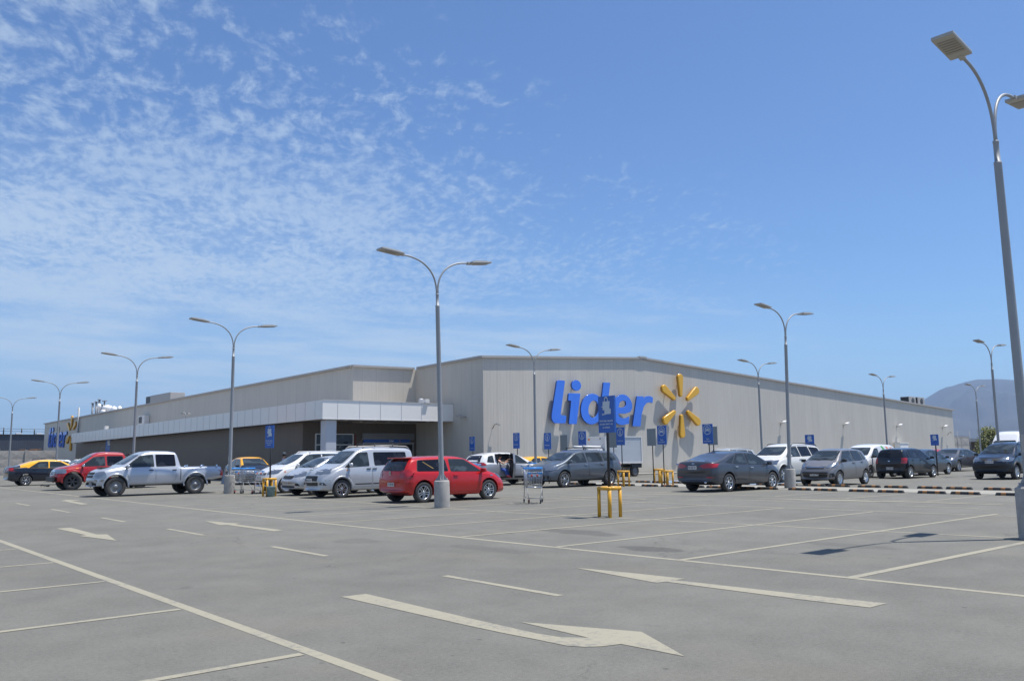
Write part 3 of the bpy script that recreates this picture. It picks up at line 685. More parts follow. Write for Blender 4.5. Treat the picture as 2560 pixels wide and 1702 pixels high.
LAMPS = [(14.97, 5.27, 0, 'nearest and tallest-looking street lamp, cropped at the right edge of the photo', 1.092),
 (13.76, 19.43, 0, 'street lamp on the concrete pedestal in front of the red hatchback', 1.), (13.8, 34.29, 0, 'street lamp beside the traffic cone, just behind the tail of the silver pickup', 1.),
 (14.1, 48.1, 0, 'street lamp rising behind the cab of the silver pickup', 1.), (14.5, 67.0, 0, 'street lamp rising behind the black and yellow taxi and white wagon', 1.), (14.85, 85.7, 0, 'street lamp at the left edge in front of the concrete yard wall', 1.),
 (29.71, 18.87, 0, 'street lamp between the white sport utility vehicle and the small grey hatchback', 1.), (29.6, 33.5, 0, 'street lamp in front of the wall between the corner and the blue letters', 1.),
 (45.87, 30.95, 0, 'street lamp close to the sunlit wall right of the yellow spark', 1.), (62.5, 31.4, 0, 'street lamp against the wall behind the black hatchback', 1.), (79.4, 31.6, 0, 'farthest small street lamp in front of the mountain, left of the tree', 1.), (48.4, 18.35, 0, 'street lamp against the mountain just behind the black off-road vehicle', 1.)]
for i, (x, y, rz, lab, s) in enumerate(LAMPS):
    o = lamp0 if i == 0 else dup(lamp0)
    o.location = (x, y, 0); o.scale = (1.1 if i == 0 else 1, 1, s); o.rotation_euler = (0, 0, R((3, -2, 1, 0, -1, 2, 0, 2, -1, 1, 0, 1)[i])); tag(o, lab, 'street lamp', LG)
    ln = {0: -.04, 1: -.13, 6: .13}.get(i, 0)
    if ln:
        h_ = Vector((x, y, 0)).normalized(); o.rotation_euler = (Matrix.Rotation(math.atan(ln/5.85), 3, h_) @ Matrix.Rotation(o.rotation_euler.z, 3, 'Z')).to_euler()

# ------------------------------------------------------------------ yellow barriers, signs
def make_barrier():
    t = empty('pipe_barrier'); a = .165
    bm = bmesh.new(); q = [(-a, -a), (a, -a), (a, a), (-a, a)]
    for i in range(4): tube(bm, [(*q[i], .63), (*q[(i+1) % 4], .63)], .042, 12)
    for p in q: bmesh.ops.create_icosphere(bm, subdivisions=2, radius=.046, matrix=Matrix.Translation((*p, .63)))
    obj('top_rail', bm, m_yel, t, True)
    for p in q:
        bm = bmesh.new(); tube(bm, [(*p, 0), (*p, .60)], .040, 12); obj('leg', bm, m_yel, t)
    return t
bar0 = make_barrier()
BG = 'yellow pipe barriers round the sign posts'
for i, (x, y, lab) in enumerate(((14.15, 13.55, 'nearest yellow pipe barrier, standing on the bay line below the big blue sign'), (13.70, 30.3, 'yellow pipe barrier with a paint bucket beside the shopping carts'), (27.7, 25.66, 'yellow pipe barrier just behind the grey people carrier'), (31.5, 26.9, 'yellow pipe barrier on the far side of the median, nearest the white box truck'), (28.6, 24.0, 'yellow pipe barrier just left of the dark grey saloon'))):
    o = bar0 if i == 0 else dup(bar0); o.location = (x, y, 0); tag(o, lab, 'barrier', BG)
def sign(loc, w, h, z0, kind, lab, rz=0., lines=(), post_r=.03, group='blue customer signs on black posts', thick=.03, off=0.):
    """panel faces -X (turned by rz); a runs to the viewer's right"""
    t = empty('parking_sign', (*loc, 0), rz); tag(t, lab, 'sign', group)
    bm = bmesh.new(); tube(bm, [(0, 0, 0), (0, 0, z0+h*.9)], post_r, 8); obj('post', bm, m_black, t)
    pn = bxo('panel', (-.045-thick/2, -off, z0+h/2), (thick, w, h), m_signback if kind == 'back' else m_sblue, t, .004)
    if kind == 'back': return t
    F = lambda a, b_: (-.048-thick, -a*w-off, z0+b_*h)             # a -.5...5, b 0..1
    bm = bmesh.new()
    lay = [0]
    def poly(p):
        lay[0] += 1; bm.faces.new([bm.verts.new(Vector(F(a, b_))-Vector((.0005*lay[0], 0, 0))) for a, b_ in p])
    asp = h/w
    def ring(cx, cz, r, tt):
        n = 28; A = [bm.verts.new(F(cx+r*math.cos(2*PI*i/n), cz+r/asp*math.sin(2*PI*i/n))) for i in range(n)]; r -= tt
        B = [bm.verts.new(F(cx+r*math.cos(2*PI*i/n), cz+r/asp*math.sin(2*PI*i/n))) for i in range(n)]
        for i in range(n): bm.faces.new((A[i], A[(i+1) % n], B[(i+1) % n], B[i]))
    def disc(cx, cz, r, n=14): poly([(cx+r*math.cos(2*PI*i/n), cz+r/asp*math.sin(2*PI*i/n)) for i in range(n)])
    cz = .72; s = 1/asp
    if kind == 'bag':
        cz = .70 if asp > 1.2 else .58
        poly([(-.21, cz-.08*s*1.6), (.21, cz-.08*s*1.6+.02), (.24, cz+.17*s*1.4), (-.20, cz+.17*s*1.4)])
        poly([(.02, cz-.30*s), (.30, cz-.30*s), (.30, cz-.08*s), (.22, cz-.08*s), (.22, cz-.02*s), (.02, cz-.02*s)])
        poly([(-.28, cz-.01*s), (-.2, cz-.01*s), (-.2, cz+.03*s), (-.28, cz+.03*s)]); poly([(-.10, cz-.32*s), (.02, cz-.32*s), (.02, cz), (-.10, cz)])
        disc(-.22, cz-.31*s, .035); disc(-.14, cz-.31*s, .035)
        n = 12; A = [(.02+.12*math.cos(PI*i/n), cz+.24*s+.20*s*math.sin(PI*i/n)) for i in range(n+1)]; B = [(.02+.075*math.cos(PI*i/n), cz+.24*s+.145*s*math.sin(PI*i/n)) for i in range(n+1)]
        for i in range(n): poly([A[i], A[i+1], B[i+1], B[i]])
    elif kind == 'pregnant':
        ring(0, cz, .34, .05); disc(.01, cz+.20*s, .045); poly([(-.03, cz+.13*s), (.05, cz+.13*s), (.10, cz), (.06, cz-.08*s), (.03, cz-.26*s), (-.04, cz-.26*s), (-.05, cz)])
    elif kind == 'elder':
        ring(0, cz, .34, .05); disc(.02, cz+.20*s, .045); poly([(-.05, cz+.13*s), (.05, cz+.12*s), (.04, cz-.04*s), (-.06, cz-.04*s)]); poly([(-.06, cz-.04*s), (-.01, cz-.04*s), (-.06, cz-.26*s), (-.11, cz-.26*s)]); poly([(-.01, cz-.04*s), (.04, cz-.04*s), (.10, cz-.26*s), (.05, cz-.26*s)]); poly([(.12, cz+.0*s), (.14, cz), (.17, cz-.26*s), (.15, cz-.26*s)])
    elif kind == 'taxi':
        ring(0, cz, .40, .05); poly([(-.24, cz-.12*s), (.24, cz-.12*s), (.25, cz+.05*s), (.18, cz+.17*s), (-.18, cz+.17*s), (-.25, cz+.05*s)]); poly([(-.22, cz-.2*s), (-.14, cz-.2*s), (-.14, cz-.12*s), (-.22, cz-.12*s)]); poly([(.14, cz-.2*s), (.22, cz-.2*s), (.22, cz-.12*s), (.14, cz-.12*s)]); poly([(-.07, cz+.19*s), (.07, cz+.19*s), (.05, cz+.27*s), (-.05, cz+.27*s)])
    o = obj('icon', bm, m_signw, t)
    if kind == 'taxi':
        bm = bmesh.new(); F2 = lambda a, b_: (-.054-thick, -a*w, z0+b_*h)
        bm.faces.new([bm.verts.new(F2(a, b_)) for a, b_ in [(-.17, cz+.04*s), (.17, cz+.04*s), (.13, cz+.13*s), (-.13, cz+.13*s)]])
        for q in (-.17, .17): bm.faces.new([bm.verts.new(F2(q+.035*math.cos(2*PI*i/10), cz-.04*s+.035*s*math.sin(2*PI*i/10))) for i in range(10)])
        obj('icon_detail', bm, m_sblue, t)
    if lines:
        bm = bmesh.new()
        for txt, b_, sz in lines: text_bm(bm, txt, sz*w, lambda a, c, b_=b_: (-.049-thick, -a-off, z0+b_*h+c), font_bold=.0015)
        obj('lettering', bm, m_signw, t)
    return t
EV = (('Evite dejar especies', .325, .105), ('de valor dentro de', .235, .105), ('tu vehículo', .145, .105))
sign((14.15, 13.55), .53, .82, 1.86, 'bag', 'large blue sign with bag symbol and three text lines, in the nearest yellow barrier', R(-4), EV, .034, thick=.05, off=.07)
sign((13.74, 30.35), .50, .83, 1.76, 'bag', 'blue bag sign leaning slightly beside the shopping carts in front of the dark wall', R(12), EV, .03)
sign((23.0, 86.0), .9, 1.15, 2.2, 'bag', 'small far blue sign seen between the two pickup trucks and the dark wall', R(15), EV)
for (x, y, z0, k, lab, ln) in ((29.9, 39.2, 1.66, 'elder', 'leftmost blue symbol sign, in front of the shaded wall beside the corner', (('Tercera edad', .17, .13),)),
  (28.6, 33.76, 1.72, 'pregnant', 'blue pregnant-figure sign directly above the roof of the white and grey crossover', (('Embarazadas', .25, .13),)),
  (28.6, 31.4, 1.65, 'pregnant', 'blue pregnant-figure sign just right of the lamp pole near the blue letters', (('Embarazadas', .25, .13),)),
  (28.6, 28.98, 1.67, 'elder', 'blue walking-figure sign above the roof bars of the grey people carrier', (('Tercera edad', .2, .13),)),
  (28.6, 26.55, 1.77, 'elder', 'blue walking-figure sign just right of the large near sign, before the white truck', (('Tercera edad', .24, .13),)),
  (28.6, 24.16, 1.76, 'taxi', 'blue taxi sign below the yellow spark, standing in a yellow barrier', (('Taxis', .24, .15), ('autorizados', .13, .15))),
  (28.6, 21.76, 1.75, 'taxi', 'blue taxi sign behind the roof of the dark grey saloon', (('Taxis', .24, .15), ('autorizados', .13, .15)))):
    sign((x, y), .52 if x < 29 else .5, .79, z0, k, lab, R(-3), ln, .022)
for (x, y, z0, lab) in ((31.2, 33.0, 1.6, 'leftmost of the four grey sign backs, just above the grey people carrier'), (31.2, 29.5, 1.7, 'grey back of a sign half hidden behind the post of the large near sign'), (31.2, 27.0, 1.74, 'grey back of a sign standing in the yellow barrier across the median'), (31.2, 23.5, 1.72, 'grey back of a sign peeping out behind the right-hand taxi sign')):
    sign((x, y), .52, .80, z0, 'back', lab, R(2), (), .024, 'signs seen from behind')
sign((44.3, 26.7), .56, .72, 1.60, 'bag', 'square blue bag sign showing above the roof of the white four-wheel drive', 0, (), .022)
sign((48.0, 21.4), .46, .60, 1.62, 'bag', 'square blue bag sign on a post behind the black hatchback', R(-8), (), .035)

# ------------------------------------------------------------------ rubber wheel stops
def make_stop():
    t = empty('wheel_stop'); L = .88
    def seg(bm, y0, y1, off=0.):
        pr = [(-.075-off, 0), (-.055-off, .075+off), (-.03, .09+off), (.03, .09+off), (.055+off, .075+off), (.075+off, 0)]
        A = [bm.verts.new((x, y0, z)) for x, z in pr]; B = [bm.verts.new((x, y1, z)) for x, z in pr]
        bm.faces.new(A[::-1]); bm.faces.new(B)
        for i in range(6): bm.faces.new((A[i], A[(i+1) % 6], B[(i+1) % 6], B[i]))
    bm = bmesh.new(); seg(bm, -L/2+.03, L/2-.03); 
    for s in (-1, 1):
        pr = [(-.075, 0), (-.055, .075), (-.03, .09), (.03, .09), (.055, .075), (.075, 0)]
        A = [bm.verts.new((x, s*(L/2-.0305), z)) for x, z in pr]; B = [bm.verts.new((x*.8, s*L/2, z*.45)) for x, z in pr]
        for i in range(6): bm.faces.new((A[i], A[(i+1) % 6], B[(i+1) % 6], B[i]))
        bm.faces.new(B)
    seal(bm); obj('block', bm, m_rubber, t)
    for y0, y1 in ((-.27, -.13), (.13, .27)): bm = bmesh.new(); seg(bm, y0, y1, .003); seal(bm); obj('reflector', bm, m_orange, t)
    return t
stop0 = make_stop(); used = False
SG = 'black rubber wheel stops with orange bands along the median'
ordn = 'first second third fourth fifth sixth seventh eighth ninth tenth eleventh twelfth thirteenth fourteenth fifteenth sixteenth seventeenth eighteenth nineteenth twentieth'.split()+['twenty-'+q for q in 'first second third fourth fifth sixth seventh eighth ninth'.split()]
for side, x, y0, pitch, ymin in (('near', 28.2, 17.97, 2.36, 9.6), ('far', 31.75, 17.2, 2.28, 10.8)):
    ys_ = []
    for i in range(-5 if side == 'near' else -6, 8):
        for j in (0, 1): ys_.append(y0-pitch*i-.44-j*1.03)
    ys_ = sorted(q for q in ys_ if q > ymin)
    for i, y in enumerate(ys_):
        o = dup(stop0) if used else stop0; used = True
        o.location = (x+random.uniform(-.03, .03), y, 0); o.rotation_euler = (0, 0, R(random.uniform(-2, 2)))
        tag(o, '%s wheel stop from the right in the %s row along the pale median' % (ordn[i], side), 'wheel stop', SG)

# ------------------------------------------------------------------ yard walls and far things
t = empty('yard_wall', (16.5, 98.4, 0)); tag(t, 'precast concrete yard wall with diamond relief at the far left', 'wall')
for i in range(5):
    x0 = -10+i*3.0
    bm = bmesh.new()
    for z in range(3):
        zb = z*.82; b0 = [(x0+.1, 0, zb), (x0+2.9, 0, zb), (x0+2.9, 0, zb+.80), (x0+.1, 0, zb+.80)]
        for k in range(2):
            xa = x0+.1+k*1.4; q = [bm.verts.new(p) for p in ((xa, 0, zb), (xa+1.4, 0, zb), (xa+1.4, 0, zb+.80), (xa, 0, zb+.80))]; c = bm.verts.new((xa+.7, -.022, zb+.40))
            for j in range(4): bm.faces.new((q[j], q[(j+1) % 4], c))
    box(bm, (x0+1.5, .06, 1.22), (2.8, .1, 2.44)); seal(bm)
    obj('panel', bm, m_conc, t)
    bxo('post', (x0, 0, 1.25), (.2, .24, 2.5), m_conc, t)
t = empty('slate_warehouse', (20, 165, 0)); tag(t, 'low dark slate-coloured warehouse on the far left horizon', 'building')
bxo('wall', (-2, 0, 2.8), (40, 10, 5.6), m_navy, t); bxo('roof_capping', (-2, -5.05, 5.66), (40, .2, .14), m_black, t)
bm = bmesh.new()
for x in range(-18, 17, 3): box(bm, (x, -4, 5.85), (.9, .9, .25), .05)
obj('skylight', bm, m_white, t)
bm = bmesh.new()
for x, h in ((-8, .9), (7.0, 1.3), (9.6, 1.2), (11.5, 1.1)): tube(bm, [(x, -3, 5.6), (x, -3, 5.6+h)], .09, 6)
for z in (6.7, 6.3): tube(bm, [(-22, -3, z+.6), (-2, -3, z+.12), (7, -3, z)], .025, 4); tube(bm, [(7, -3, z), (17, -3, z-.1)], .025, 4)
obj('roof_mast', bm, m_dgrey, t)
t = empty('white_shed', (14.5, 120, 0)); tag(t, 'low white-roofed shed behind the yard wall at the left edge', 'shed')
bxo('wall', (0, 0, 1.2), (9, 6, 2.4), m_conc, t); bxo('roof', (0, 0, 2.65), (9.4, 6.5, .5), m_white, t, .05)
bm = bmesh.new()
for i in range(140):
    x, z = random.uniform(-1.8, 1.8), random.uniform(0, 2.9)
    tube(bm, [(x-.4, random.uniform(-.5, .2), z), (x+.5, random.uniform(-.5, .2), z+random.uniform(-.1, .1))], .045, 5)
o = obj('rusty_bar_stack', bm, mat('rust', (.16, .085, .045), .9, var=.5, vscale=6)); o.location = (20.6, 109, 0); o.scale = (.62, 1, .93); tag(o, 'stack of rusty bars showing above the yard wall', 'scrap')
t = empty('mesh_fence', (95.8, 40.5, 0)); tag(t, 'weathered concrete panel fence with wire on top, right of the store', 'fence')
bm = bmesh.new()
for i in range(3):
    for z in range(3):
        xa = -3.0+i*2.1; q = [bm.verts.new(p) for p in ((xa, 0, z*.9), (xa+2.0, 0, z*.9), (xa+2.0, 0, z*.9+.87), (xa, 0, z*.9+.87))]; c = bm.verts.new((xa+1.0, -.03, z*.9+.43))
        for j in range(4): bm.faces.new((q[j], q[(j+1) % 4], c))
box(bm, (.1, .06, 1.40), (6.3, .08, 2.80)); seal(bm); obj('panel', bm, m_conc, t)
for x in (-3.05, .2, 3.35): bm = bmesh.new(); tube(bm, [(x, -.05, 0), (x, -.05, 3.35)], .022, 6); obj('post', bm, m_galv, t)
bm = bmesh.new()
for z in (2.85, 3.0, 3.15, 3.3): tube(bm, [(-3.05, -.05, z), (3.35, -.05, z)], .006, 4)
obj('wire', bm, m_galv, t)
t = empty('brown_building', (178, 68, 0)); tag(t, 'low brown building with pale roof behind the tree on the right horizon', 'building')
bm = bmesh.new(); box(bm, (4, 0, 1.3), (70, 20, 2.6)); obj('wall', bm, mat('brown_wall', (.11, .085, .07), .9, var=.4, vscale=.3), t)
bxo('roof', (4, 0, 2.85), (72, 21, .5), mat('pale_roof', (.42, .42, .42), .6), t)
# tree
def tree(loc, h, w, lab):
    t = empty('tree', loc); tag(t, lab, 'tree')
    bm = bmesh.new(); tube(bm, [(0, 0, 0), (.03, 0, h*.3), (0, .03, h*.6), (.02, 0, h*.9)], [.11, .08, .05, .02], 8)
    for i in range(16):
        z = h*(.2+.045*i); a = i*2.4; l = w*.42*(1-.6*i/16); tube(bm, [(0, 0, z), (l*.5*math.cos(a), l*.5*math.sin(a), z+.2), (l*math.cos(a), l*math.sin(a), z+.45)], [.03, .02, .008], 5)
    obj('trunk', bm, mat('bark', (.09, .065, .045), .9), t)
    bm = bmesh.new()
    for i in range(260):
        k = random.random()**.8; z = h*(.18+.84*k); rmax = w*.5*(1-.6*k)*(1+.25*math.sin(5*k+i)); a = random.uniform(0, 2*PI); r = rmax*math.sqrt(random.uniform(.15, 1))
        cx, cy_ = r*math.cos(a), r*math.sin(a)
        for j in range(14):
            p = Vector((cx+random.gauss(0, .13), cy_+random.gauss(0, .13), z+random.gauss(0, .14))); s = random.uniform(.055, .11)
            u_ = Vector((random.gauss(0, 1), random.gauss(0, 1), random.gauss(0, 1))).normalized(); v_ = u_.orthogonal().normalized()
            f = bm.faces.new([bm.verts.new(p+u_*s), bm.verts.new(p+v_*s*.6), bm.verts.new(p-u_*s), bm.verts.new(p-v_*s*.6)]); f.material_index = random.randrange(3)
    obj('crown', bm, [mat('leaf_a', (.17, .19, .040), .6), mat('leaf_b', (.085, .115, .026), .6), mat('leaf_c', (.24, .23, .06), .6)], t)
tree((88, 34.2, 0), 3.3, 2.7, 'small round-topped green tree in front of the mountain on the right')

# ------------------------------------------------------------------ cars
def prof(pts, x):
    if x <= pts[0][0]: return pts[0][1]
    for (a, b_), (c, d) in zip(pts, pts[1:]):
        if x <= c: return b_+(d-b_)*(x-a)/(c-a) if c > a else d
    return pts[-1][1]
def sprof(pts, x, s=.05): return (prof(pts, x-s)+2*prof(pts, x-s*.5)+2*prof(pts, x)+2*prof(pts, x+s*.5)+prof(pts, x+s))/8
def car_body(s):
    xr, xf = s['top'][0][0], s['top'][-1][0]; W2 = s['W']/2; N = s.get('N', 58)
    xs = [xr+(xf-xr)*i/N for i in range(N+1)]; xs = sorted(set(xs+[xr+.02, xf-.02]))
    bm = bmesh.new(); rings = []
    for x in xs:
        zt = sprof(s['top'], x, s.get('sm', .05)); zb = prof(s['bot'], x); bl = min(prof(s['belt'], x), zt-.03); g = zt-bl
        df, dr = (xf-x)/.62, (x-xr)/.42
        w = W2*(1-s.get('ff', .20)*max(0, 1-df)**2.4-s.get('fr', .13)*max(0, 1-dr)**2.4)
        if x in (xs[0], xs[-1]): zb += .03
        k = min(1., max(0., g/.30)); tum = s.get('tum', .46)
        wb_ = w*(.965); wr = wb_-tum*max(0., g-.10) if g > .12 else wb_*(1-.10)-.0
        wr = wb_*(.86)*(1-k)+(wb_-.05-tum*max(0, g-.12))*k
        mid = zb+(bl-zb)*.52
        P = [(0, zb), (w*.86, zb), (w*.955, zb+.05), (w*.985, zb+(bl-zb)*.25), (w, mid), (w*.995, zb+(bl-zb)*.78), (wb_, bl-.012), (wb_-.022, bl+.012*k)]
        a = Vector((wb_-.03, bl+.015*k)); b_ = Vector((wr+.02, zt-.10*k-.012*(1-k)))
        for q in (.33, .66, 1.0): c = a.lerp(b_, q); P.append((c.x, c.y+.0))
        P += [(wr-.015, zt-.045*k-.006*(1-k)), (wr-.09, zt-.010), (wr*.5, zt+.012), (0, zt+.018)]
        X = lambda y: x-s.get('cf', .22)*max(0, 1-df)*(y/W2)**2+s.get('cr', .15)*max(0, 1-dr)*(y/W2)**2
        R_ = [bm.verts.new((X(y), -y, z)) for y, z in P]; L_ = [R_[0]]+[bm.verts.new((X(y), y, z)) for y, z in P[1:-1]]+[R_[-1]]
        rings.append((R_, L_))
    n = len(rings[0][0])
    for (a, al), (b_, bl_) in zip(rings, rings[1:]):
        for j in range(n-1):
            bm.faces.new((a[j], a[j+1], b_[j+1], b_[j])); bm.faces.new((al[j+1], al[j], bl_[j], bl_[j+1]))
    for (a, al), fl in ((rings[0], 1), (rings[-1], 0)):
        for j in range(n-1):
            q = [a[j], al[j], al[j+1], a[j+1]]; u_ = []
            for v in q:
                if v not in u_: u_.append(v)
            if len(u_) > 2: bm.faces.new(u_ if not fl else u_[::-1])
    bmesh.ops.recalc_face_normals(bm, faces=bm.faces)
    me = bpy.data.meshes.new('tmp'); bm.to_mesh(me); bm.free()
    o = bpy.data.objects.new('tmp', me); C.objects.link(o)
    md = o.modifiers.new('s', 'SUBSURF'); md.levels = 1; md.render_levels = 1
    dg = bpy.context.evaluated_depsgraph_get(); m1 = bpy.data.meshes.new_from_object(o.evaluated_get(dg))
    bm = bmesh.new(); bm.from_mesh(m1); bvh = BVHTree.FromBMesh(bm); bm.free(); o.modifiers.clear(); o.data = m1
    # cut wheel arches and any extra openings
    cb = bmesh.new(); r = s['r']*1.17
    for x in s.get('axles', (-s['wb']/2, s['wb']/2)):
        prf = []
        A = [cb.verts.new((x+r*math.cos(2*PI*i/28), -2, s['r']*1.04+r*math.sin(2*PI*i/28))) for i in range(28)]; B = [cb.verts.new((v.co.x, 2, v.co.z)) for v in A]
        cb.faces.new(A); cb.faces.new(B[::-1])
        for i in range(28): cb.faces.new((A[i], B[i], B[(i+1) % 28], A[(i+1) % 28]))
    for c, d in s.get('cuts', ()): box(cb, c, d)
    seal(cb); cm = bpy.data.meshes.new('cut'); cb.to_mesh(cm); cb.free(); co = bpy.data.objects.new('cut', cm); C.objects.link(co)
    md = o.modifiers.new('b', 'BOOLEAN'); md.operation = 'DIFFERENCE'; md.object = co; md.solver = 'EXACT'
    dg = bpy.context.evaluated_depsgraph_get(); m2 = bpy.data.meshes.new_from_object(o.evaluated_get(dg))
    if len(m2.polygons) < 100: m2 = m1
    bpy.data.objects.remove(o); bpy.data.objects.remove(co)
    return m2, bvh
def decal(bm, bvh, poly, axis, sg, off, step=.09, mi=0, both=False):
    """lay a flat outline on the body. axis 'y': (x,z) seen from side sg; 'x': (y,z) seen from end sg; 'z': (x,y) from above"""
    b2 = bmesh.new(); f = b2.faces.new([b2.verts.new((a, b_, 0)) for a, b_ in poly])
    xs = [p[0] for p in poly]; ys_ = [p[1] for p in poly]
    for ax, lo, hi in ((0, min(xs), max(xs)), (1, min(ys_), max(ys_))):
        n = max(1, int((hi-lo)/step))
        for i in range(1, n):
            c = [0, 0, 0]; c[ax] = lo+(hi-lo)*i/n; no = [0, 0, 0]; no[ax] = 1
            bmesh.ops.bisect_plane(b2, geom=b2.verts[:]+b2.edges[:]+b2.faces[:], plane_co=c, plane_no=no)
    mp = {}
    for v in b2.verts:
        a, b_ = v.co.x, v.co.y
        if axis == 'y': o_, d = Vector((a, 3*sg, b_)), Vector((0, -sg, 0))
        elif axis == 'x': o_, d = Vector((6*sg, a, b_)), Vector((-sg, 0, 0))
        else: o_, d = Vector((a, b_, 4)), Vector((0, 0, -1))
        h, n, _, _ = bvh.ray_cast(o_, d)
        if h is None:
            h, n, _, _ = bvh.find_nearest(o_+d*(3-.8 if axis == 'y' else 4))
        if n.dot(d) > 0: n = -n
        mp[v] = bm.verts.new(h+n*off)
    for f in b2.faces:
        q = [mp[v] for v in f.verts]
        if max((q[i].co-q[i-1].co).length for i in range(len(q))) > max(.32, step*3.2): continue
        try: nf = bm.faces.new(q)
        except ValueError: continue
        nf.smooth = True; nf.material_index = mi; nf.normal_update()
        out = Vector((0, sg, 0)) if axis == 'y' else Vector((sg, 0, 0)) if axis == 'x' else Vector((0, 0, 1))
        if nf.normal.dot(out) < 0: nf.normal_flip()
    b2.free()
WH = {}
def wheel_meshes(r, style, w=.20):
    key = (round(r, 2), style)
    if key in WH: return WH[key]
    rr_ = r*(.66 if style not in ('steel', 'offroad') else .58)
    bm = bmesh.new(); lathe(bm, [(0, -w*.30), (rr_*.98, -w*.30), (rr_*.98, .0)], 28, 'y'); lathe(bm, [(rr_*.55, w*.02), (rr_*.55, w*.05), (0, w*.05)], 20, 'y')
    seal(bm); hub = bpy.data.meshes.new('wheel'); bm.to_mesh(hub); hub.materials.append(m_under); bm.free()
    bm = bmesh.new(); t_ = [(rr_, -w*.42), (rr_*1.06, -w*.5), (r*.93, -w*.5), (r*.985, -w*.42), (r, -w*.25), (r, w*.25), (r*.985, w*.42), (r*.93, w*.5), (rr_*1.08, w*.47), (rr_, w*.40)]
    lathe(bm, t_, 36, 'y'); seal(bm)
    ty = bpy.data.meshes.new('tyre'); bm.to_mesh(ty); ty.materials.append(m_rubber); bm.free()
    for p in ty.polygons: p.use_smooth = True
    bm = bmesh.new(); m = m_rim
    if style == 'steel':
        lathe(bm, [(rr_, w*.42), (rr_*.93, w*.40), (rr_*.86, w*.22), (rr_*.60, w*.26), (rr_*.40, w*.30), (rr_*.34, w*.42), (rr_*.22, w*.50), (0, w*.50)], 28, 'y'); m = m_steel
        for i in range(10):
            a = 2*PI*i/10; tube(bm, [(rr_*.73*math.cos(a), w*.22, rr_*.73*math.sin(a)), (rr_*.73*math.cos(a), w*.275, rr_*.73*math.sin(a))], rr_*.085, 8)
    elif style == 'cover':
        lathe(bm, [(rr_, w*.44), (rr_*.92, w*.42), (rr_*.85, w*.36), (rr_*.3, w*.44), (0, w*.46)], 28, 'y')
        for i in range(9):
            a = 2*PI*i/9; c, s_ = math.cos(a), math.sin(a); tube(bm, [(rr_*.35*c, w*.44, rr_*.35*s_), (rr_*.82*c, w*.38, rr_*.82*s_)], rr_*.06, 5)
    else:
        n = {'five': 5, 'double': 5, 'six': 6, 'seven': 7, 'offroad': 6, 'ten': 10}[style]
        lathe(bm, [(rr_, w*.42), (rr_*.99, w*.45), (rr_*.93, w*.44), (rr_*.90, w*.28), (rr_*.90, -w*.25)], 32, 'y')
        lathe(bm, [(rr_*.20, w*.18), (rr_*.20, w*.38), (rr_*.14, w*.42), (0, w*.43)], 16, 'y')
        hw = {'five': .16, 'double': .06, 'six': .12, 'seven': .09, 'offroad': .13, 'ten': .055}[style]*rr_
        for i in range(n):
            for o_ in ((-1, 1) if style in ('double',) else (0,)):
                a = 2*PI*i/n+PI/2; c, s_ = math.cos(a), math.sin(a); t0 = o_*rr_*.12
                def pt(u_, v_, y): return bm.verts.new((u_*c-(v_)*s_, y, u_*s_+(v_)*c))
                v1, v2 = hw*.8, hw*1.15
                q = [pt(rr_*.16, t0-v1, w*.36), pt(rr_*.93, t0*1.5-v2, w*.40), pt(rr_*.93, t0*1.5+v2, w*.40), pt(rr_*.16, t0+v1, w*.36)]
                q2 = [pt(rr_*.16, t0-v1*1.4, w*.22), pt(rr_*.93, t0*1.5-v2*1.3, w*.26), pt(rr_*.93, t0*1.5+v2*1.3, w*.26), pt(rr_*.16, t0+v1*1.4, w*.22)]
                bm.faces.new(q)
                for j in range(4): bm.faces.new((q[j], q2[j], q2[(j+1) % 4], q[(j+1) % 4]))
        if style == 'offroad': m = m_rimd
    seal(bm); ri = bpy.data.meshes.new('rim'); bm.to_mesh(ri); ri.materials.append(m); bm.free()
    WH[key] = (hub, ty, ri); return WH[key]
def shr(poly, d):
    cx = sum(p[0] for p in poly)/len(poly); cz = sum(p[1] for p in poly)/len(poly); out = []
    for a, b_ in poly:
        v = Vector((a-cx, b_-cz)); out.append((a+v.x/max(v.length, .01)*d, b_+v.y/max(v.length, .01)*d))
    return out
